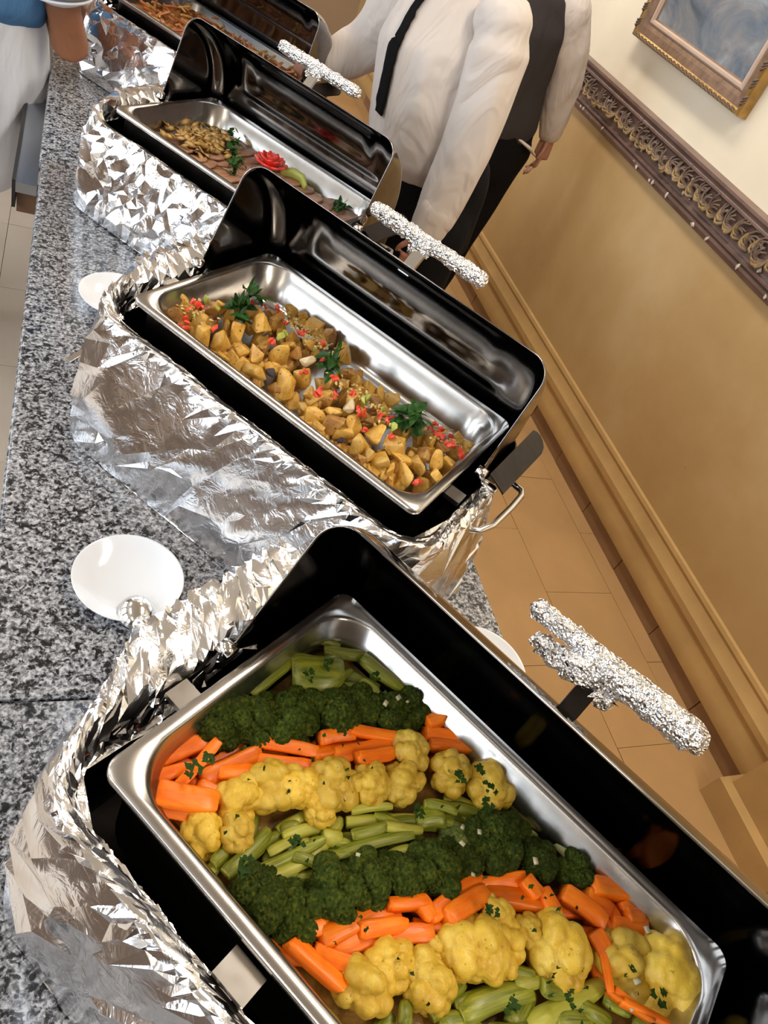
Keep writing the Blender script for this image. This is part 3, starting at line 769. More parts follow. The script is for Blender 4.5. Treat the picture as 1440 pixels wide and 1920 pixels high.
def stick_mesh(seed):
    r = random.Random(seed); n = 10; loops = []
    bend = r.uniform(-.12, .12); tw = r.uniform(-.25, .25); tap = r.uniform(-.25, .25)
    cs = []
    for (a, b_) in ((1, .8), (.8, 1), (-.8, 1), (-1, .8), (-1, -.8), (-.8, -1), (.8, -1), (1, -.8)): cs.append((a * .5, b_ * .5 * r.uniform(.8, 1)))
    for i in range(n):
        t = i / (n - 1); x = t - .5
        e = 1 if 0 < i < n - 1 else .86
        s = (1 + tap * x) * e
        sl = r.uniform(-.004, .004)
        ca, sa = math.cos(tw * x), math.sin(tw * x)
        xo = x + (.04 * (cs[0][0]) if i in (0, n - 1) else 0)
        loops.append([(xo + .10 * z_ * (1 if i in (0, n - 1) else 0), (y * ca - z_ * sa) * s + bend * (1 - 4 * x * x) + sl, (y * sa + z_ * ca) * s) for y, z_ in cs])
    return MB().loft(loops, True, True, True).mesh('carrot_stick')
STICK = [stick_mesh(s) for s in range(8)]
for m_ in STICK: m_.materials.append(M['carrot'])

def courgette_mesh(seed):
    r = random.Random(seed); n = 14; loops = []
    bend = r.uniform(-.18, .18); lift = r.uniform(-.06, .14)
    na = 9
    for i in range(n):
        t = i / (n - 1); x = t - .5
        e = (1 - .25 * abs(2 * x) ** 6) * (1 - .18 * (x + .5) * r.choice([1]))
        lp = []
        for k in range(na):
            a = math.pi * k / (na - 1)
            rg = 1 + (.05 if k % 2 else -.03)
            lp.append((x, .5 * math.cos(a) * e * rg + bend * (1 - 4 * x * x), (.5 * math.sin(a) * rg - .12) * e + lift * (1 - 4 * x * x)))
        lp.append((x, -.30 * e + bend * (1 - 4 * x * x), -.34 * e + lift * (1 - 4 * x * x)))
        lp.append((x, .30 * e + bend * (1 - 4 * x * x), -.34 * e + lift * (1 - 4 * x * x)))
        loops.append(lp)
    me = MB().loft(loops, True, True, True).mesh('courgette_strip')
    me.materials.append(M['zskin']); me.materials.append(M['zflesh'])
    nl = na + 2
    for f in me.polygons:
        ks = [v % nl for v in f.vertices]
        if len(f.vertices) > 4 or any(k >= na for k in ks): f.material_index = 1
    return me
COUR = [courgette_mesh(s) for s in range(6)]
COURF = []
for s in range(3):
    me = courgette_mesh(60 + s); 
    for f in me.polygons: f.material_index = 1 - f.material_index
    COURF.append(me)

ORDN = ['first', 'second', 'third', 'fourth', 'fifth', 'sixth', 'seventh', 'eighth', 'ninth', 'tenth', 'eleventh', 'twelfth', 'thirteenth']
def place_seg(meshes, name, rows, pan, dz, label, cat, group, seed, zj=.006, flat=.8, tilt=.25, minlen=1.0, grow=1.12):
    r = random.Random(seed)
    for k, (l, w, a, L, th) in enumerate(rows):
        th = max(.007, th)
        L = max(L, th * minlen) * grow; th *= 1.08
        o = link(name, meshes[k % len(meshes)], None, None, inpan(pan, l, w, dz + r.uniform(-zj, zj)), None, (L, th, th * flat))
        o.rotation_euler = (r.uniform(-.5, .5), r.uniform(-tilt, tilt) * min(1, .03 / L), CH[pan]['yaw'] + a)
        tag(o, label, cat, group)

def place_blob(meshes, name, rows, pan, dz, label, cat, group, seed, k_=1.0, zj=.004, tilt=.5):
    r = random.Random(seed); out = []
    rank = {k: n for n, k in enumerate(sorted(range(len(rows)), key=lambda q: rows[q][1]))}
    for k, (l, w, rad) in enumerate(rows):
        o = link(name, meshes[(k * 5 + seed) % len(meshes)], None, None, inpan(pan, l, w, dz + r.uniform(-zj, zj)), (r.uniform(-tilt, tilt), r.uniform(-tilt, tilt), r.uniform(0, 6.28)), rad * k_)
        tag(o, label.replace('ORD', ORDN[rank[k]]), cat, group); out.append(o)
    return out

# ---- nearest pan: bands of vegetables laid across it, from the far end to the near end
g = NR.uniform(-1, 1, (40, 24))
def heap(name, pan, hl, hw, base, amp, mat, label, cat, seed, nl=60, nw=36, freq=30, fine=.004, cl=0.0, cw=0.0, edge=.02):
    vs, fs = [], []
    for i in range(nl + 1):
        for j in range(nw + 1):
            l = -hl + 2 * hl * i / nl; w = -hw + 2 * hw * j / nw
            d = min(hl - abs(l), hw - abs(w))
            z = base + (noise.noise(Vector((l * freq, w * freq, seed))) * amp + noise.noise(Vector((l * 120, w * 120, seed))) * fine) * min(1, d / edge)
            vs.append(tuple(Vector(inpan(pan, l + cl, w + cw, z))))
    for i in range(nl):
        for j in range(nw):
            a = i * (nw + 1) + j
            fs.append((a, a + nw + 1, a + nw + 2, a + 1))
    # close underneath so that it is a body, not a sheet
    n = len(vs)
    vs += [inpan(pan, sl * hl * .97 + cl, sw * hw * .95 + cw, -.0735) for sl, sw in ((-1, -1), (1, -1), (1, 1), (-1, 1))]
    ring = [i * (nw + 1) for i in range(nl + 1)]
    fs.append(tuple(ring + [n + 1, n]))
    fs.append(tuple([nl * (nw + 1) + j for j in range(nw + 1)] + [n + 2, n + 1]))
    fs.append(tuple([i * (nw + 1) + nw for i in range(nl, -1, -1)] + [n + 3, n + 2]))
    fs.append(tuple([j for j in range(nw, -1, -1)] + [n, n + 3]))
    fs.append((n, n + 1, n + 2, n + 3))
    o = link(name, mesh(name, vs, fs), mat)
    return tag(o, label, cat, None, 'stuff')
heap('vegetable_juice', 0, .238, .134, -.052, .004, M['juice'], 'brown cooking juice and scraps beneath the mixed vegetables', 'juice', 3)

place_seg(COUR, 'courgette_strip', ZUCC_A[1:], 0, -.030, 'cooked courgette strip in the pile at the far corner of the vegetable pan', 'courgette', 'courgette at the far end of the vegetable pan', 1, .006, .95, grow=1.35)
o = link('courgette_slab', COUR[1], None, None, inpan(0, ZUCC_A[0][0], ZUCC_A[0][1], -.022), (.15, -.1, CH[0]['yaw'] + ZUCC_A[0][2]), (.056, .046, .024))
tag(o, 'wide ridged courgette slab on top of the far courgette pile', 'courgette')
place_blob(BROC, 'broccoli_floret', BROC_A, 0, -.036, 'dark green broccoli floret, ORD from the left in the far broccoli row', 'broccoli', 'far broccoli row in the vegetable pan', 2, 1.10)
place_seg(STICK, 'carrot_stick', CARROT_A, 0, -.029, 'orange carrot stick in the far carrot row, between broccoli and cauliflower', 'carrot', 'far carrot row in the vegetable pan', 3, .007)
place_blob(CAUL, 'cauliflower_floret', CAULI_A, 0, -.033, 'yellow cauliflower floret, ORD from the left in the far cauliflower row', 'cauliflower', 'far cauliflower row in the vegetable pan', 4, 1.08)
place_seg(COUR[:4] + COURF, 'courgette_strip', ZUCC_B, 0, -.037, 'cooked courgette strip in the middle row between cauliflower and broccoli', 'courgette', 'middle courgette row in the vegetable pan', 5, .006, .9)
bb = place_blob(BROC, 'broccoli_floret', BROC_B[:-1], 0, -.036, 'green broccoli floret, ORD from the left in the near broccoli row', 'broccoli', 'near broccoli row in the vegetable pan', 6, 1.06)
bb[7].data = BROCP
fl = empty('broccoli_floret', inpan(0, BROC_B[-1][0], BROC_B[-1][1], -.034), CH[0]['yaw'])
tag(fl, 'broccoli floret with curly top and pale stem at the pan wall, end of near row', 'broccoli')
link('crown', BROC[1], None, fl, (.004, -.006, 0), (.5, .3, 0), .022)
MB().tube([(-.022, .008, -.004), (-.010, .002, .002), (.002, -.004, .002)], [.006, .005, .007], 8).obj('stem', M['broc_stem'], fl)
MB().tube([(-.018, .018, -.002), (-.006, .012, .005), (.006, .004, .006)], [.003, .004, .004], 8).obj('stem', M['broc_stem'], fl)
place_seg(STICK, 'carrot_stick', CARROT_B, 0, -.027, 'orange carrot stick in the near carrot row, beside the near cauliflower', 'carrot', 'near carrot row in the vegetable pan', 7, .007)
place_seg(STICK, 'carrot_shred', SHRED, 0, -.018, 'thin carrot shred curled over the near cauliflower', 'carrot', 'carrot shreds in the vegetable pan', 8, .003, 1)
place_blob(CAUL, 'cauliflower_floret', CAULI_B, 0, -.033, 'yellow cauliflower floret, ORD from the left in the near cauliflower row', 'cauliflower', 'near cauliflower row in the vegetable pan', 9, 1.02)
place_seg(COUR[:5] + COURF[:1], 'courgette_strip', ZUCC_C, 0, -.037, 'cooked courgette strip at the near end of the vegetable pan', 'courgette', 'near courgette pile in the vegetable pan', 10, .006, .9)
extra = [(x, y, 1.1 + .9 * math.sin(x * 300), .055, .018) for x, y in ((.16, -.05), (.18, -.09), (.13, -.10), (.21, -.03), (.22, .02), (.10, -.11), (.08, -.13), (.15, -.13), (.19, -.12), (.20, -.06), (.235, -.10), (.235, -.05), (.17, -.07), (.21, -.09), (.225, -.13), (.14, -.07), (.12, -.06), (.235, .0), (.195, -.01), (.24, .04), (.18, -.03), (.155, -.09), (.11, -.085))]
place_seg(COUR + COURF[:1], 'courgette_strip', extra, 0, -.041, 'cooked courgette strip at the near end of the vegetable pan', 'courgette', 'near courgette pile in the vegetable pan', 11, .005, .9)
rz = random.Random(77)
fill = []
for (l, w, a, L, th) in ZUCC_B + ZUCC_A[2:]:
    fill.append((l + rz.gauss(0, .010), max(-.125, min(.125, w + rz.gauss(0, .012))), a + rz.gauss(0, .35), rz.uniform(.035, .055), rz.uniform(.012, .015)))
place_seg(COUR + COURF, 'courgette_strip', fill[:len(ZUCC_B)], 0, -.044, 'cooked courgette strip in the middle row between cauliflower and broccoli', 'courgette', 'middle courgette row in the vegetable pan', 15, .004, .9)
place_seg(COUR, 'courgette_strip', fill[len(ZUCC_B):], 0, -.044, 'cooked courgette strip in the pile at the far corner of the vegetable pan', 'courgette', 'courgette at the far end of the vegetable pan', 16, .004, .9)
extra = [(l + rz.gauss(0, .008), max(-.128, min(.13, w + rz.gauss(0, .008))), a + rz.gauss(0, .4), .05, .015) for (l, w, a, L, th) in CARROT_A]
place_seg(STICK, 'carrot_stick', extra, 0, -.046, 'orange carrot stick in the far carrot row, between broccoli and cauliflower', 'carrot', 'far carrot row in the vegetable pan', 17, .004)
extra = [(l + rz.gauss(0, .009), max(-.128, min(.13, w + rz.gauss(0, .008))), a + rz.gauss(0, .4), .045, .015) for (l, w, a, L, th) in CARROT_B]
place_seg(STICK, 'carrot_stick', extra, 0, -.042, 'orange carrot stick in the near carrot row, beside the near cauliflower', 'carrot', 'near carrot row in the vegetable pan', 18, .004)
# chopped parsley and onion
def flake_cluster(r, n, spread, size):
    mb = MB()
    for _ in range(n):
        a = r.uniform(0, 6.28); d = spread * r.random() ** .6; x, y = d * math.cos(a), d * math.sin(a)
        b0 = r.uniform(0, 6.28); s = size * r.uniform(.6, 1.4); z = r.uniform(0, .002)
        pts = [(x + s * math.cos(b0 + q) * f, y + s * math.sin(b0 + q) * f, z + r.uniform(-.0008, .0008)) for q, f in ((0, 1), (.8, .5), (1.5, .9), (2.4, .45), (3.2, 1), (4.2, .5), (5.2, .8))]
        mb.add(pts, [tuple(range(7))])
    return mb
rp = random.Random(44)
mb = MB()
for (l, w) in PARSLEY:
    c = flake_cluster(rp, 9, .007, .0035)
    mb.add([Vector(inpan(0, l, w, -.008)) + Vector(p) for p in c.v], c.f)
for _ in range(90):
    l, w = rp.uniform(-.22, .22), rp.uniform(-.12, .12)
    c = flake_cluster(rp, 1, .001, .0022)
    mb.add([Vector(inpan(0, l, w, -.008 + rp.uniform(-.008, .0))) + Vector(p) for p in c.v], c.f)
tag(mb.obj('chopped_parsley', M['parsley'], smooth=False), 'chopped green parsley sprinkled over the mixed vegetables', 'parsley', None, 'stuff')
on = mesh('onion_piece', [(-.5, -.35, 0), (.5, -.4, 0), (.55, .35, .05), (-.45, .4, 0), (-.4, -.3, .25), (.42, -.33, .28), (.45, .3, .3), (-.4, .33, .25)], [(0, 3, 2, 1), (4, 5, 6, 7), (0, 1, 5, 4), (1, 2, 6, 5), (2, 3, 7, 6), (3, 0, 4, 7)], True)
on.materials.append(M['onion'])
for (l, w) in ((.012, .068), (.006, .045), (-.003, .058), (.03, .03), (.07, .09), (-.135, .115), (-.125, .12), (-.14, .098), (.19, .125), (.205, .05), (.20, .075), (-.06, -.04)):
    tag(link('onion_piece', on, None, None, inpan(0, l, w, -.013), (rp.uniform(-.3, .3), rp.uniform(-.3, .3), rp.uniform(0, 6)), rp.uniform(.004, .0075)), 'translucent chopped onion piece lying on the mixed vegetables', 'onion', 'onion pieces on the mixed vegetables')

# ---- second pan: potatoes
def chunk(seed, npt=11, facets=True):
    r = random.Random(seed); bm = bmesh.new()
    for _ in range(npt):
        a = r.uniform(0, 6.28); t = math.acos(r.uniform(-1, 1))
        bm.verts.new((math.sin(t) * math.cos(a), .9 * math.sin(t) * math.sin(a), .8 * math.cos(t)))
    if seed % 2:   # wedge: cut a flat side
        for v in bm.verts:
            if v.co.y < -.25: v.co.y = -.25
    bmesh.ops.convex_hull(bm, input=list(bm.verts))
    bmesh.ops.delete(bm, geom=[v for v in bm.verts if not v.link_faces], context='VERTS')
    bmesh.ops.dissolve_limit(bm, angle_limit=.2, verts=bm.verts, edges=bm.edges)
    bmesh.ops.bevel(bm, geom=list(bm.edges), offset=.24, segments=3, affect='EDGES', profile=.6, clamp_overlap=True)
    me = bpy.data.meshes.new('chunk'); bm.to_mesh(me); bm.free()
    me.polygons.foreach_set('use_smooth', [True] * len(me.polygons))
    return me
CHK = [chunk(s, 9 + s % 5) for s in range(14)]
for k, m_ in enumerate(CHK): m_.materials.append(M['potato_br'] if k % 4 == 3 else M['potato'])
def whereabouts(l, w):
    a = 'left' if l < -.085 else ('middle' if l < .08 else 'right')
    return 'near the %s herb sprig, %s side of the pan' % (a, 'front' if w < -.035 else 'back')
def heapz(l, w):
    # ridge of the potato heap, highest along the middle of the food
    d = (w - (-.035 + .10 * max(0, -abs(l + .1) + .1))) / .10
    return -.040 + .018 * max(0, 1 - d * d)
rp = random.Random(5)
for k, (l, w, rad) in enumerate(POTATO):
    o = link('potato_chunk', CHK[(k * 3) % 14], None, None, inpan(1, max(-.243, min(.243, l)), max(-.138, min(.138, w)), heapz(l, w) + rp.uniform(-.003, .004)), (rp.uniform(0, 6), rp.uniform(0, 6), rp.uniform(0, 6)), rad * rp.uniform(1.35, 1.6))
    tag(o, 'browned roast potato chunk ' + whereabouts(l, w), 'potato', 'roast potato chunks in the second pan')
for k in range(190):      # lower layer showing between the top chunks
    l, w, _ = POTATO[(k * 7) % len(POTATO)]
    l = max(-.235, min(.235, l + rp.gauss(0, .012))); w = max(-.13, min(.13, w + rp.gauss(0, .010)))
    tag(link('potato_chunk', CHK[k % 14], None, None, inpan(1, l, w, -.047 + rp.uniform(-.004, .004)), (rp.uniform(0, 6), rp.uniform(0, 6), rp.uniform(0, 6)), rp.uniform(.017, .022)), 'browned roast potato chunk ' + whereabouts(l, w), 'potato', 'roast potato chunks in the second pan')
cube = chunk(201, 8)
cube2 = CHK[2].copy(); cube2.materials.clear(); cube2.materials.append(M['pale'])
lbl = ['pale square potato piece beside the middle herb sprig', 'pale square potato piece between the middle and right herb sprigs']
for k, (l, w, rad) in enumerate(PALE):
    tag(link('potato_cube', cube2, None, None, inpan(1, l, w, -.008), (.2, .3 * k, .4 + k), rad * 1.05), lbl[k], 'potato')
aub = CHK[5].copy(); aub.materials.clear(); aub.materials.append(M['aub'])
lbl = ['black-skinned aubergine piece near the left herb sprig in the potatoes', 'dark aubergine piece low at the front of the potatoes', 'small dark aubergine piece by the front wall of the potato pan']
for k, (l, w, rad) in enumerate(EGGPLANT):
    tag(link('aubergine_piece', aub, None, None, inpan(1, l, w, [-.008, -.026, -.028][k]), (.4, .2, 1 + k), rad), lbl[k], 'aubergine')
PEP = []
for s in range(5):
    m_ = chunk(300 + s, 8); PEP.append(m_)
PEPR = [p.copy() for p in PEP]; PEPG = [p.copy() for p in PEP]; DIC = [p.copy() for p in PEP]
for a, n_ in ((PEPR, 'red'), (PEPG, 'grn'), (DIC, 'dice')):
    for p in a: p.materials.clear(); p.materials.append(M[n_])
for k, (l, w) in enumerate(RED):
    for q in range(2 if k % 3 else 3):
        ll, ww = l + rp.uniform(-.006, .006) * (q > 0), w + rp.uniform(-.006, .006) * (q > 0)
        tag(link('red_pepper_dice', PEPR[(k + q) % 5], None, None, inpan(1, max(-.246, min(.246, ll)), max(-.14, min(.14, ww)), heapz(ll, ww) + .019 + rp.uniform(-.002, .003)), (rp.uniform(0, 6), rp.uniform(0, 6), 0), rp.uniform(.005, .0078)), 'small red pepper dice ' + whereabouts(l, w).replace('side of the pan', 'potatoes'), 'red pepper', 'diced red pepper on the potatoes')
for k, (l, w) in enumerate(GREENP):
    tag(link('green_pepper_piece', PEPG[k % 5], None, None, inpan(1, l, w, heapz(l, w) + .018), (rp.uniform(0, 6), rp.uniform(0, 6), 0), rp.uniform(.006, .010)), 'light green pepper piece scattered over the potatoes', 'green pepper', 'green pepper pieces on the potatoes')
mb = MB()
src = DIC[0]
sv = [v.co.copy() for v in src.vertices]; sf = [tuple(p.vertices) for p in src.polygons]
for k in range(260):
    l0, w0 = rp.choice(DICE_LINE)
    l, w = l0 + rp.gauss(0, .018), w0 + rp.gauss(0, .012)
    s = rp.uniform(.0022, .0042)
    c = Vector(inpan(1, max(-.246, min(.246, l)), max(-.14, min(.14, w)), heapz(l, w) + .017 + rp.uniform(-.004, .004)))
    Rm = Matrix.Rotation(rp.uniform(0, 6), 3, 'X') @ Matrix.Rotation(rp.uniform(0, 6), 3, 'Z')
    mb.add([c + Rm @ (v * s) for v in sv], sf)
tag(mb.obj('diced_garlic', M['dice'], smooth=False), 'tiny pale diced garlic and celery strewn along the potatoes', 'diced vegetables', None, 'stuff')

def leaf(L, W, curl, mat, fold=.25, n=7):
    vs, fs = [], []
    for i in range(n + 1):
        t = i / n; x = L * t
        wd = W * math.sin(math.pi * min(1, t * .96 + .03)) ** .8 * (1 - .25 * t)
        z = curl * t * t * L
        for s in (-1, -.5, 0, .5, 1):
            vs.append((x, s * wd, z + fold * abs(s) * wd))
    for i in range(n):
        for j in range(4):
            a = i * 5 + j; fs.append((a, a + 5, a + 6, a + 1))
    me = mesh('leaf', vs, fs); me.materials.append(mat)
    return me
LEAF = [leaf(.026, .0075, -.5, M['herb']), leaf(.020, .0045, .2, M['herb']), leaf(.018, .009, -.8, M['herb'], .35), leaf(.024, .0035, .6, M['herb'])]
def sprig(pan, l, w, z, label, seed, n=20, size=1.0, lean=(0, 0), spread=.010, pick=(0, 1, 2, 3)):
    r = random.Random(seed)
    s = empty('herb_sprig', inpan(pan, l, w, z), CH[pan]['yaw'])
    tag(s, label, 'herb sprig')
    top = (lean[0], lean[1], .02 * size)
    MB().tube([(0, 0, -.004), (top[0] * .5, top[1] * .5, .010 * size), top], [.0018, .0015, .001], 6).obj('stem', M['herb'], s)
    for k in range(n):
        t = r.random()
        p = (top[0] * t + r.gauss(0, spread * .35), top[1] * t + r.gauss(0, spread * .35), .002 + top[2] * t)
        link('leaf', LEAF[r.choice(pick)], None, s, p, (r.uniform(-.5, .5), r.uniform(-1.0, .25), k * 2.4 + r.uniform(-.4, .4)), size * r.uniform(.75, 1.1))
    return s
sprig(1, -.170, -.034, -.014, 'tall leafy green herb sprig at the left end of the potatoes', 21, 34, 1.25, (-.014, .042), .016, (0, 1, 1, 3))
sprig(1, .000, -.010, -.014, 'green herb sprig at the middle of the potatoes', 22, 24, 1.2, (-.010, .020), .012, (0, 1, 3))
sprig(1, .156, -.008, -.012, 'broad-leaved green herb sprig at the right of the potatoes', 23, 26, 1.35, (-.004, .008), .014, (0, 2, 2))

# ---- third pan: meat slices under flakes, parsley and a tomato flower
def slice_mesh(seed):
    r = random.Random(seed); n = 22; t0, t1 = [], []
    for k in range(n):
        a = 2 * math.pi * k / n; rr = 1 + .10 * math.sin(2 * a + seed) + r.uniform(-.05, .05)
        z = .10 * math.sin(a + seed) + .05 * math.sin(3 * a)
        t0.append((.036 * rr * math.cos(a), .050 * rr * math.sin(a), .004 * z * 4)); t1.append((.034 * rr * math.cos(a), .048 * rr * math.sin(a), .006 + .004 * z * 4))
    return MB().loft([t0, t1], True, True, True).mesh('meat_slice')
SL = [slice_mesh(s) for s in range(4)]
for m_ in SL: m_.materials.append(M['meat'])
heap('meat_gravy', 2, .236, .132, -.060, .002, plain('gravy', (.30, .15, .06), .15, .3, 20), 'thin brown gravy under the sliced meat', 'gravy', 9)
rp = random.Random(9)
k = 0
for row, w in enumerate((-.075, .005, .085)):
    for j in range(13):
        l = -.20 + .034 * j + .01 * row
        if l > .225: continue
        o = link('meat_slice', SL[k % 4], None, None, inpan(2, l, w + rp.uniform(-.006, .006), -.050 + .0006 * j + rp.uniform(0, .004)), (rp.uniform(-.06, .06), -.16 + rp.uniform(-.06, .06), CH[2]['yaw'] + rp.uniform(-.4, .4)), (rp.uniform(1.0, 1.35), rp.uniform(.85, 1.05), .8))
        tag(o, 'thin pinkish brown meat slice overlapping others in the third pan', 'meat slice', 'meat slices in the third pan'); k += 1
fk = mesh('toasted_flake', [(-.5, 0, 0), (-.2, -.3, .04), (.3, -.28, .03), (.55, 0, .08), (.25, .3, .04), (-.25, .28, .02), (0, 0, .13)], [(0, 1, 6), (1, 2, 6), (2, 3, 6), (3, 4, 6), (4, 5, 6), (5, 0, 6), (0, 5, 4, 3, 2, 1)], True)
fk.materials.append(M['almond'])
for k in range(150):
    l, w = rp.gauss(-.15, .035), rp.gauss(.0, .045)
    l = max(-.235, min(-.05, l)); w = max(-.12, min(.12, w))
    tag(link('toasted_flake', fk, None, None, inpan(2, l, w, -.036 + .014 * math.exp(-((l + .15) / .04) ** 2) + rp.uniform(-.003, .003)), (rp.uniform(-.7, .7), rp.uniform(-.7, .7), rp.uniform(0, 6)), rp.uniform(.018, .032)), 'toasted golden flake heaped at the left end of the meat pan', 'flake', 'toasted flakes on the meat')
for j, (l, w) in enumerate(((-.155, .090), (-.115, .060), (-.085, .030), (-.05, -.005), (-.02, -.04))):
    sprig(2, l, w, -.034, ['parsley tuft on the meat, closest to the far wall of the pan', 'parsley tuft on the meat, second from the far wall', 'parsley tuft in the middle of the parsley line on the meat', 'parsley tuft on the meat, second from the front', 'parsley tuft on the meat, nearest the front wall of the pan'][j], 60 + j, 18, .75, (rp.uniform(-.01, .01), rp.uniform(-.01, .01)), .014, (1, 2, 2))
sprig(2, .174, .095, -.036, 'parsley tuft at the right end of the meat pan', 70, 26, .9, (.012, 0), .016, (1, 2, 2))
tf = empty('tomato_flower', inpan(2, -.008, .070, -.030), CH[2]['yaw'])
tag(tf, 'red tomato cut as a flower garnish on the sliced meat', 'tomato garnish')
pet = leaf(.026, .0105, .25, M['tom'], .3)
for ring, (n_, sz, up) in enumerate(((10, 1.6, -.22), (9, 1.35, -.5), (7, 1.0, -.85))):
    for k in range(n_):
        o = link('petal', pet, None, tf, (0, 0, .004 * ring), (0, up, 6.28 * k / n_ + ring), sz)
        sm = o.modifiers.new('t', 'SOLIDIFY'); sm.thickness = .002
gp = MB().tube([(-.034, 0, 0), (-.012, .012, .006), (.014, .013, .006), (.034, 0, 0)], [(.006, .010), (.007, .012), (.007, .012), (.005, .009)], 10).obj('pepper_slice', M['grn'], None, loc=inpan(2, .048, .092, -.030), rot=(0, 0, CH[2]['yaw']))
tag(gp, 'curved green pepper slice beside the tomato flower', 'pepper slice')

# ---- farthest pan: shredded stir-fry
SHM = []
for q_, n_ in enumerate(('strip_red', 'strip_red', 'almond')):
    s_ = STICK[q_].copy(); s_.materials.clear(); s_.materials.append(M[n_]); SHM.append(s_)
heap('stir_fry', 3, .240, .136, -.020, .014, M['brown_shred'], 'reddish brown shredded stir-fry mass filling the farthest pan', 'stir-fry', 17, 90, 50, 40, .01)
for k in range(150):
    l, w = rp.uniform(-.225, .225), rp.uniform(-.12, .12)
    o = link('stir_fry_strip', SHM[k % 3], None, None, inpan(3, l, w, -.008 + rp.uniform(-.006, .008)), (rp.uniform(-.6, .6), rp.uniform(-.5, .5), rp.uniform(0, 6)), (rp.uniform(.025, .045), .006, .006))
    tag(o, 'reddish strip lying on the stir-fry in the farthest pan', 'stir-fry strip', 'strips on the farthest stir-fry')
# ------------------------------------------------------------------ saucers, spoon, knife
def saucer(loc, label, D=.150):
    r = D / 2
    pr = [(.0, .004), (.024, .004), (.034, .006), (.040, .0065), (.058, .012), (r - .002, .0215), (r, .0225), (r - .001, .020), (.056, .0095), (.040, .003), (.036, 0), (.033, 0), (.03, .002), (0, .002)]
    n = 56; loops = []
    for rr, z in pr:
        loops.append([(max(rr, .0005) * math.cos(2 * math.pi * k / n), max(rr, .0005) * math.sin(2 * math.pi * k / n), z) for k in range(n)])
    o = MB().loft(loops, True, True, True).obj('saucer', M['porcelain'], None, loc=loc)
    return tag(o, label, 'saucer', 'white saucers on the counter')
saucer((.037, .703, .900), 'white saucer holding a ladle, on the granite beside the vegetables')
saucer((.032, 1.392, .900), 'white saucer half hidden behind the foil of the potato dish')
saucer((.560, .545, .900), 'white saucer at the right counter edge, mostly hidden by the lid')
sp = empty('serving_ladle', (.047, .648, .9105))
tag(sp, 'polished steel serving ladle resting face down on the white saucer', 'ladle')
mb = MB(); loops = []
for i in range(9):
    a = math.pi / 2 * i / 8
    z = .021 * math.cos(a); rr = .0245 * math.sin(a)
    loops.append([(max(rr, .0004) * math.cos(2 * math.pi * k / 32), max(rr, .0004) * 1.08 * math.sin(2 * math.pi * k / 32), z) for k in range(32)])
o = mb.loft(loops, True, True, False).obj('bowl', M['chrome'], sp)
o.modifiers.new('t', 'SOLIDIFY').thickness = .0012
MB().tube([(0, -.022, .004), (-.003, -.034, .010), (-.008, -.050, .013), (-.012, -.072, .010), (-.006, -.105, .006)], [(.004, .0012), (.006, .0015), (.0055, .0015), (.005, .0013), (.006, .0013)], 8).obj('ladle_handle', M['chrome'], sp)
kn = MB().box(-.006, .006, -.06, .06, 0, .003).obj('cutlery_handle', M['chrome'], None, smooth=False, loc=(-.018, 1.235, .9005), rot=(0, 0, -.66))
bv = kn.modifiers.new('b', 'BEVEL'); bv.width = .001
tag(kn, 'flat steel cutlery handle poking out from under the foil of the potato dish', 'cutlery')

# glass behind the meat dish lid
M['glass'] = new_mat('clear_glass')[0]
setp(M['glass'].node_tree.nodes['Principled BSDF'], Base_Color=(.9, .95, .95, 1), Roughness=.03, Transmission_Weight=1.0, IOR=1.3)
gl = []
for rr, z in ((.030, 0), (.032, .002), (.036, .05), (.038, .10), (.0365, .10), (.034, .05), (.030, .006), (.0005, .005)):
    gl.append([(rr * math.cos(2 * math.pi * k / 32), rr * math.sin(2 * math.pi * k / 32), z) for k in range(32)])
o = MB().loft(gl, True, True, True).obj('drinking_glass', M['glass'], None, loc=(.592, 1.62, .900))
tag(o, 'clear drinking glass behind the end of the meat dish lid', 'glass')

# ------------------------------------------------------------------ people
def skin_mat(name, col):
    m = organic(name, [tuple(x * .85 for x in col), col], .45, 8, .15, bmp=.15, bscale=150, coat=0)
    return m
M['skin_brown'] = skin_mat('brown_skin', (.33, .135, .065))
M['skin_tan'] = skin_mat('tan_skin', (.42, .20, .13))
def cloth(name, col, amp=.4, scale=7, rough=.8):
    m, nt, b = new_mat(name)
    v = coords(nt)
    setp(b, Base_Color=c4(col), Roughness=rough, Specular_IOR_Level=.15)
    n1 = noise_n(nt, coords(nt, scale=(1, 1, .45)), scale, 3, .5, 1.2)
    bump(nt, b, n1, .05, amp)
    return m
M['shirt'] = cloth('white_shirt_cotton', (.62, .555, .51), .6, 7)
M['black_cloth'] = cloth('black_cloth', (.005, .0045, .005), .25, 7, .9)
M['vest'] = cloth('charcoal_waistcoat', (.045, .038, .038), .3)
M['blue'] = cloth('blue_cotton', (.08, .20, .40), .3)
M['apron'] = cloth('white_apron', (.72, .74, .80), .45, 6)
M['navy'] = cloth('navy_cloth', (.012, .014, .022), .3)
M['trim'] = cloth('grey_trim', (.22, .22, .24), .2)
M['hair'] = plain('dark_hair', (.015, .011, .009), .5, .3, 40, .6, 200)

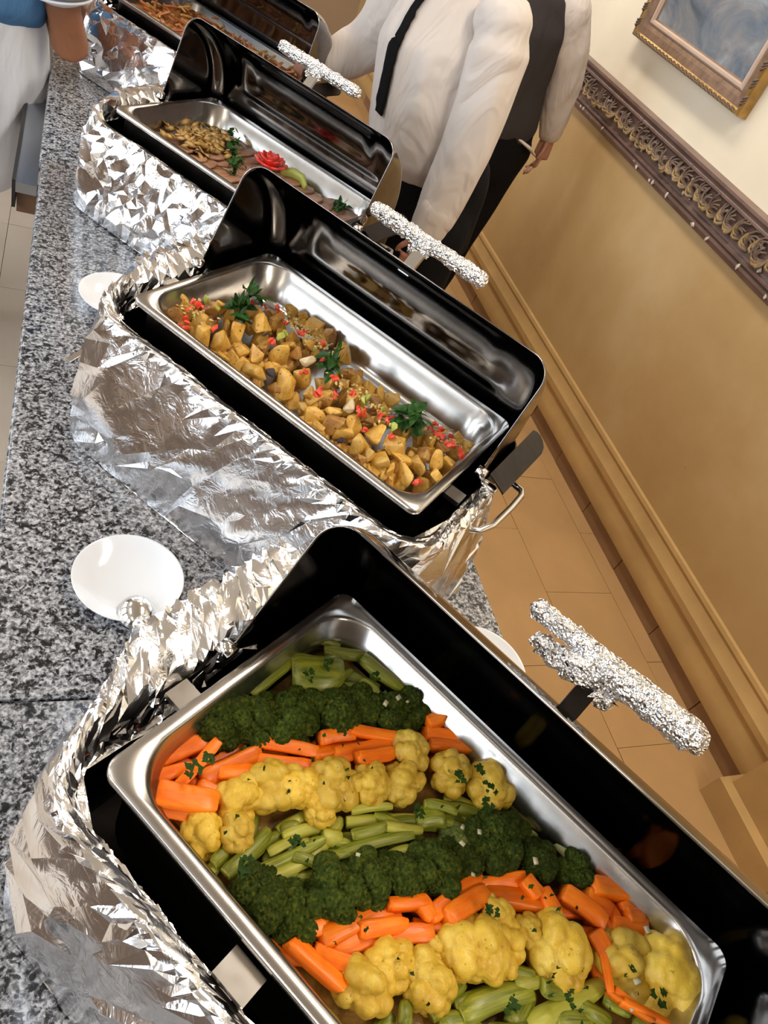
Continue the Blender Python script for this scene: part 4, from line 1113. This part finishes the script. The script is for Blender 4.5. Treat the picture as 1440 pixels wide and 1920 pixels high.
def solid(name, tubes, voxel, mat, parent, wr=0.0, wf=9, seed=0, sm=6):
    """union of tapered tubes fused to one continuous surface"""
    mb = MB()
    for t in tubes: mb.tube(*t[:2], n=16, hint=t[2] if len(t) > 2 else (0, 0, 1))
    o = mb.obj(name, mat, None)
    md = o.modifiers.new('r', 'REMESH'); md.mode = 'VOXEL'; md.voxel_size = voxel
    ms = o.modifiers.new('s', 'SMOOTH'); ms.factor = .5; ms.iterations = sm
    dg = bpy.context.evaluated_depsgraph_get()
    me = bpy.data.meshes.new_from_object(o.evaluated_get(dg))
    me.name = name
    old = o.data; o.modifiers.clear(); o.data = me; bpy.data.meshes.remove(old)
    if wr:
        n = len(me.vertices); co = np.empty(n * 3); no = np.empty(n * 3)
        me.vertices.foreach_get('co', co); me.vertex_normals.foreach_get('vector', no)
        co = co.reshape(-1, 3); no = no.reshape(-1, 3)
        for i in range(n):
            p = Vector(co[i])
            q = p + Vector((noise.noise(p * 4 + Vector((seed, 0, 0))), 0, noise.noise(p * 4))) * .06
            h = 1 - abs(noise.noise(Vector((q.x * wf, q.y * wf, q.z * wf * .45 + seed)))) * 2
            co[i] += no[i] * wr * (h - .5)
        me.vertices.foreach_set('co', co.ravel()); me.update()
    me.polygons.foreach_set('use_smooth', [True] * len(me.polygons))
    if parent: o.parent = parent
    return o

def hand(wrist, tip, side, r=.0085):
    """palm, four unequal bent fingers and a thumb; side = direction across the palm towards the thumb"""
    w, t = Vector(wrist), Vector(tip); d = (t - w).normalized(); s = Vector(side).normalized(); nrm = d.cross(s).normalized(); L = (t - w).length
    tubes = [([w - d * .03, w + d * L * .25, w + d * L * .5], [(.022, .028), (.016, .036), (.013, .038)], tuple(nrm))]
    for k, (o, f) in enumerate(((.028, .88), (.010, 1.0), (-.009, .95), (-.027, .78))):
        b0 = w + d * L * .48 + s * o
        m1 = b0 + d * L * .27 * f + nrm * .006; m2 = m1 + d * L * .17 * f + nrm * .016; m3 = m2 + d * L * .09 * f + nrm * .018
        tubes.append(([b0, m1, m2, m3], [r * 1.05, r, r * .9, r * .75]))
    b0 = w + d * L * .16 + s * .028
    tubes.append(([b0, b0 + d * L * .18 + s * .018 + nrm * .006, b0 + d * L * .34 + s * .020 + nrm * .016], [r * 1.3, r * 1.15, r * .85]))
    return tubes

def head_tubes(c, fwd):
    """skull, jaw, nose, ears on a neck; c = centre of the head"""
    c, f = Vector(c), Vector(fwd).normalized(); s = f.cross(Vector((0, 0, 1))); u = Vector((0, 0, 1))
    return [([c + u * .06 - f * .012, c + u * .0, c - u * .05 + f * .012, c - u * .09 + f * .03], [(.066, .080), (.072, .092), (.062, .076), (.040, .045)], tuple(f)),
            ([c + u * .01 + f * .088, c - u * .03 + f * .104], [.009, .013]),
            ([c - u * .062 + f * .080 - s * .02, c - u * .062 + f * .084 + s * .02], [.006, .006]),
            ([c - s * .074 + u * .015, c - s * .078 - u * .025], [(.008, .018), (.007, .012)], tuple(s)),
            ([c + s * .074 + u * .015, c + s * .078 - u * .025], [(.008, .018), (.007, .012)], tuple(s))]

def face_bits(parent, c, fwd):
    c, f = Vector(c), Vector(fwd).normalized(); s = f.cross(Vector((0, 0, 1)))
    for k in (-1, 1):
        MB().tube([c + f * .083 + s * (.030 * k - .010), c + f * .085 + s * (.030 * k + .010)], [(.007, .005)] * 2, 10).obj('eye', M['black'], parent)
    hm = []
    for i in range(10):
        a = math.pi * .62 * i / 9
        hm.append([c + Vector((0, 0, .012)) - f * .02 + (f * math.cos(q) * .094 + s * math.sin(q) * .082) * math.sin(a) * (1 if math.cos(q) < .55 or a < .75 else .86) + Vector((0, 0, .118 * math.cos(a))) for q in [2 * math.pi * j / 28 for j in range(28)]])
    MB().loft(hm, True, True, True).obj('hair', M['hair'], parent)

def person(name, label, loc):
    o = empty(name, loc)
    return tag(o, label, 'person')
def rel(root, o):      # keep world placement under the root
    o.parent = root; o.matrix_parent_inverse = Matrix.Translation(-Vector(root.location))
    return o

# --- waiter in white shirt, side on, reaching to the farthest dish
w1 = person('person', 'person in loose white shirt and black tie, one arm hanging beside the meat dish', (.97, 2.13, 0))
hip, chest, neck = Vector((.935, 2.14, .97)), Vector((.845, 2.15, 1.36)), Vector((.80, 2.17, 1.52))
nsh, nel, nwr = Vector((.880, 1.985, 1.445)), Vector((.888, 1.945, 1.20)), Vector((.872, 1.93, .945))
fsh, fel, fwr = Vector((.74, 2.33, 1.43)), Vector((.70, 2.42, 1.24)), Vector((.61, 2.42, 1.17))
hd = Vector((.745, 2.18, 1.68)); fw = Vector((-.85, .35, -.25))
body = [([hip, chest, neck, neck.lerp(hd, .5)], [(.10, .15), (.11, .16), (.06, .07), (.05, .055)], (-1, .3, 0)),
        ([nsh + Vector((-.02,.03,-.03)), nel, nwr], [.045, .042, .03]), ([fsh, fel, fwr], [.05, .042, .03]),
        ([hip + Vector((.01, -.07, 0)), Vector((.96, 2.06, .5)), Vector((.97, 2.05, .09))], [.08, .06, .045]),
        ([hip + Vector((.01, .07, 0)), Vector((.95, 2.24, .5)), Vector((.97, 2.25, .09))], [.08, .06, .045])]
body += head_tubes(hd, fw) + hand(nwr, (.835, 1.925, .795), (-.9, 0, .2)) + hand(fwr, (.50, 2.44, 1.09), (0, 0, 1))
rel(w1, solid('body', body, .0065, M['skin_tan'], None, sm=4))
shirt = [([Vector((.865, 2.14, 1.155)), Vector((.845, 2.14, 1.24)), chest + Vector((-.02, 0, 0)), chest.lerp(neck, .62), neck], [(.165, .185), (.168, .185), (.16, .19), (.105, .15), (.058, .068)], (-1, .3, 0)),
         ([fsh, fsh.lerp(fel, .5), fel, fel.lerp(fwr, .5), fwr], [.085, .08, .075, .065, .058])]
SH1 = rel(w1, solid('shirt', shirt, .010, M['shirt'], None, .006, 7, 3, 5))
rel(w1, solid('sleeve', [([nsh + Vector((-.01, .02, .03)), nsh + Vector((0,0,-.02)), nsh.lerp(nel, .5), nel, nel.lerp(nwr, .55), nwr + Vector((.002, 0, .07))], [.076, .084, .076, .070, .062, .057])], .009, M['shirt'], None, .010, 9, 6, 5))
rel(w1, solid('cuff', [([nwr + Vector((.0, 0, .085)), nwr + Vector((-.004, 0, .03))], [.059, .054])], .006, M['shirt'], None, .004, 12, 5))
tr1 = [([hip + Vector((-.01, 0, .09)), hip - Vector((0, 0, .10))], [(.135, .165), (.14, .18)], (-1, .3, 0)),
       ([hip + Vector((.01, -.08, -.04)), Vector((.965, 2.05, .5)), Vector((.97, 2.04, .10))], [.115, .09, .075]),
       ([hip + Vector((.01, .08, -.04)), Vector((.955, 2.24, .5)), Vector((.97, 2.25, .10))], [.115, .09, .075])]
rel(w1, solid('trousers', tr1, .013, M['black_cloth'], None, .006, 8, 4))
for (x, y) in ((.965, 2.04), (.965, 2.25)):
    rel(w1, solid('shoe', [([(x + .05, y, .045), (x - .06, y + .02, .045), (x - .16, y + .06, .035)], [(.042, .042), (.046, .04), (.04, .03)])], .008, M['black'], None))
tie = MB(); tl_ = []
for q in range(31):
    t = q / 30
    c = Vector((.590 - .045 * t, 2.04 + .01 * t, 1.56 - .42 * t)); a = Vector((.5, -.55, .0)).normalized() * .022
    tl_.append([c + a * e for e in (-1, -.5, 0, .5, 1)])
tie.loft(tl_, False)
tie = rel(w1, tie.obj('tie', M['black_cloth'], None))
sw = tie.modifiers.new('w', 'SHRINKWRAP'); sw.target = SH1; sw.wrap_method = 'NEAREST_SURFACEPOINT'; sw.wrap_mode = 'ABOVE_SURFACE'; sw.offset = .005
tie.modifiers.new('t', 'SOLIDIFY').thickness = .004
face_bits(w1, hd - Vector(w1.location), fw)

# --- second waiter behind, waistcoat, back turned
w2 = person('person', 'person in charcoal waistcoat and white sleeves, back turned, nearest the wall', (1.56, 3.1, 0))
hip, chest, neck = Vector((1.56, 3.10, .95)), Vector((1.50, 3.12, 1.32)), Vector((1.48, 3.14, 1.50))
rsh, rel_, rwr, rtip = Vector((1.675, 3.10, 1.41)), Vector((1.765, 3.10, 1.20)), Vector((1.835, 3.12, .985)), Vector((1.835, 3.10, .815))
lsh, lel, lwr = Vector((1.32, 3.16, 1.41)), Vector((1.27, 3.18, 1.16)), Vector((1.30, 3.22, .92))
hd = Vector((1.46, 3.17, 1.66)); fw = Vector((-.2, .95, 0))
body = [([hip, chest, neck, neck.lerp(hd, .5)], [(.15, .10), (.16, .11), (.07, .06), (.055, .05)], (0, 1, 0)),
        ([rsh, rel_, rwr], [.05, .042, .03]), ([lsh, lel, lwr], [.05, .042, .03]),
        ([hip + Vector((.08, 0, 0)), Vector((1.60, 3.08, .5)), Vector((1.58, 3.08, .09))], [.08, .06, .045]),
        ([hip + Vector((-.08, 0, 0)), Vector((1.47, 3.12, .5)), Vector((1.45, 3.12, .09))], [.08, .06, .045])]
body += head_tubes(hd, fw) + hand(rwr, rtip, (-.4, -.9, 0)) + hand(lwr, (1.31, 3.24, .75), (0, 1, 0))
rel(w2, solid('body', body, .0065, M['skin_tan'], None, sm=4))
rel(w2, solid('sleeve', [([rsh + Vector((-.02, 0, .01)), rsh.lerp(rel_, .5), rel_, rel_.lerp(rwr, .6), rwr + Vector((-.004, 0, .02))], [.085, .084, .076, .062, .050])], .010, M['shirt'], None, .012, 9, 7))
rel(w2, solid('sleeve', [([lsh, lsh.lerp(lel, .5), lel, lwr + Vector((0, 0, .03))], [.085, .08, .07, .05])], .012, M['shirt'], None, .012, 9, 8))
rel(w2, solid('waistcoat', [([hip + Vector((0, 0, .03)), hip.lerp(chest, .45), chest, chest.lerp(neck, .6), neck - Vector((0, 0, .03))], [(.185, .135), (.17, .13), (.185, .14), (.16, .11), (.08, .07)], (0, 1, 0))], .011, M['vest'], None, .004, 6, 9))
rel(w2, solid('shirt_tail', [([Vector((1.62, 2.985, .975)), Vector((1.69, 2.98, .955)), Vector((1.735, 3.0, .93))], [(.012, .006), (.018, .008), (.012, .006)])], .005, M['shirt'], None))
rel(w2, solid('trousers', [([hip + Vector((0, 0, .03)), hip - Vector((0, 0, .12))], [(.178, .13), (.185, .14)], (0, 1, 0)),
       ([hip + Vector((.085, 0, -.05)), Vector((1.60, 3.08, .5)), Vector((1.57, 3.07, .10))], [.115, .092, .075]),
       ([hip + Vector((-.085, 0, -.05)), Vector((1.47, 3.12, .5)), Vector((1.45, 3.12, .10))], [.115, .092, .075])], .013, M['black_cloth'], None, .006, 8, 10))
for (x, y) in ((1.575, 3.08), (1.45, 3.12)):
    rel(w2, solid('shoe', [([(x, y - .06, .045), (x, y + .06, .045), (x, y + .16, .035)], [(.042, .042), (.046, .04), (.04, .03)])], .008, M['black'], None))
face_bits(w2, hd - Vector(w2.location), fw)

# --- guest at the left, blue top over a white sleeve, white apron
w3 = person('person', 'person in blue top and white apron leaning an elbow on the counter', (-.36, 2.55, 0))
hip, chest, neck = Vector((-.345, 2.50, .98)), Vector((-.32, 2.55, 1.36)), Vector((-.31, 2.57, 1.52))
rsh, rel_, rwr = Vector((-.17, 2.40, 1.38)), Vector((-.090, 2.40, 1.005)), Vector((-.165, 2.58, 1.15))
lsh, lel, lwr = Vector((-.38, 2.80, 1.40)), Vector((-.34, 2.88, 1.12)), Vector((-.18, 2.80, 1.02))
hd = Vector((-.28, 2.61, 1.68)); fw = Vector((.95, .1, -.2))
body = [([hip, chest, neck, neck.lerp(hd, .5)], [(.10, .15), (.11, .16), (.06, .07), (.05, .055)], (1, 0, 0)),
        ([rsh, rsh.lerp(rel_, .6), rel_, rel_.lerp(rwr, .5), rwr], [.060, .056, .050, .044, .032]), ([lsh, lel, lwr], [.05, .042, .03]),
        ([hip + Vector((0, -.08, 0)), Vector((-.46, 2.49, .5)), Vector((-.62, 2.48, .09))], [.08, .06, .045]),
        ([hip + Vector((0, .08, 0)), Vector((-.46, 2.66, .5)), Vector((-.62, 2.67, .09))], [.08, .06, .045])]
body += head_tubes(hd, fw) + hand(rwr, (-.19, 2.66, 1.27), (1, 0, 0)) + hand(lwr, (-.03, 2.76, .97), (0, 0, 1))
rel(w3, solid('body', body, .0065, M['skin_brown'], None, sm=4))
rel(w3, solid('top', [([hip + Vector((.02, 0, .14)), hip.lerp(chest, .5), chest, chest.lerp(neck, .6), neck], [(.20, .215), (.185, .205), (.165, .20), (.12, .17), (.07, .08)], (1, 0, 0))], .011, M['blue'], None, .008, 9, 11))
rel(w3, solid('sleeve', [([rsh + Vector((-.01, .02, .02)), rsh.lerp(rel_, .40), rsh.lerp(rel_, .60)], [.078, .076, .074])], .008, M['apron'], None, .004, 9, 12))
rel(w3, MB().tube([rsh.lerp(rel_, .66), rsh.lerp(rel_, .685)], [.0755, .0745], 32, rnd=False).obj('sleeve_trim', M['trim'], None))
rel(w3, MB().tube([rsh.lerp(rel_, .695), rsh.lerp(rel_, .71)], [.074, .073], 32, rnd=False).obj('sleeve_hem', M['apron'], None))
rel(w3, solid('apron', [([hip + Vector((.0, 0, .03)), hip + Vector((-.005, 0, -.14)), Vector((-.385, 2.50, .66))], [(.17, .20), (.18, .215), (.185, .215)], (1, 0, 0))], .011, M['apron'], None, .010, 8, 13))
rel(w3, solid('trousers', [([hip - Vector((0, 0, .05)), hip - Vector((0, 0, .15))], [(.12, .15), (.12, .15)], (1, 0, 0)),
       ([hip + Vector((0, -.085, -.1)), Vector((-.46, 2.49, .5)), Vector((-.62, 2.48, .10))], [.10, .088, .075]),
       ([hip + Vector((0, .085, -.1)), Vector((-.46, 2.66, .5)), Vector((-.62, 2.67, .10))], [.10, .088, .075])], .013, M['navy'], None, .006, 8, 14))
for (x, y) in ((-.62, 2.48), (-.62, 2.67)):
    rel(w3, solid('shoe', [([(x - .05, y, .045), (x + .06, y, .045), (x + .15, y, .035)], [(.042, .042), (.046, .04), (.04, .03)])], .008, M['black'], None))
face_bits(w3, hd - Vector(w3.location), fw)
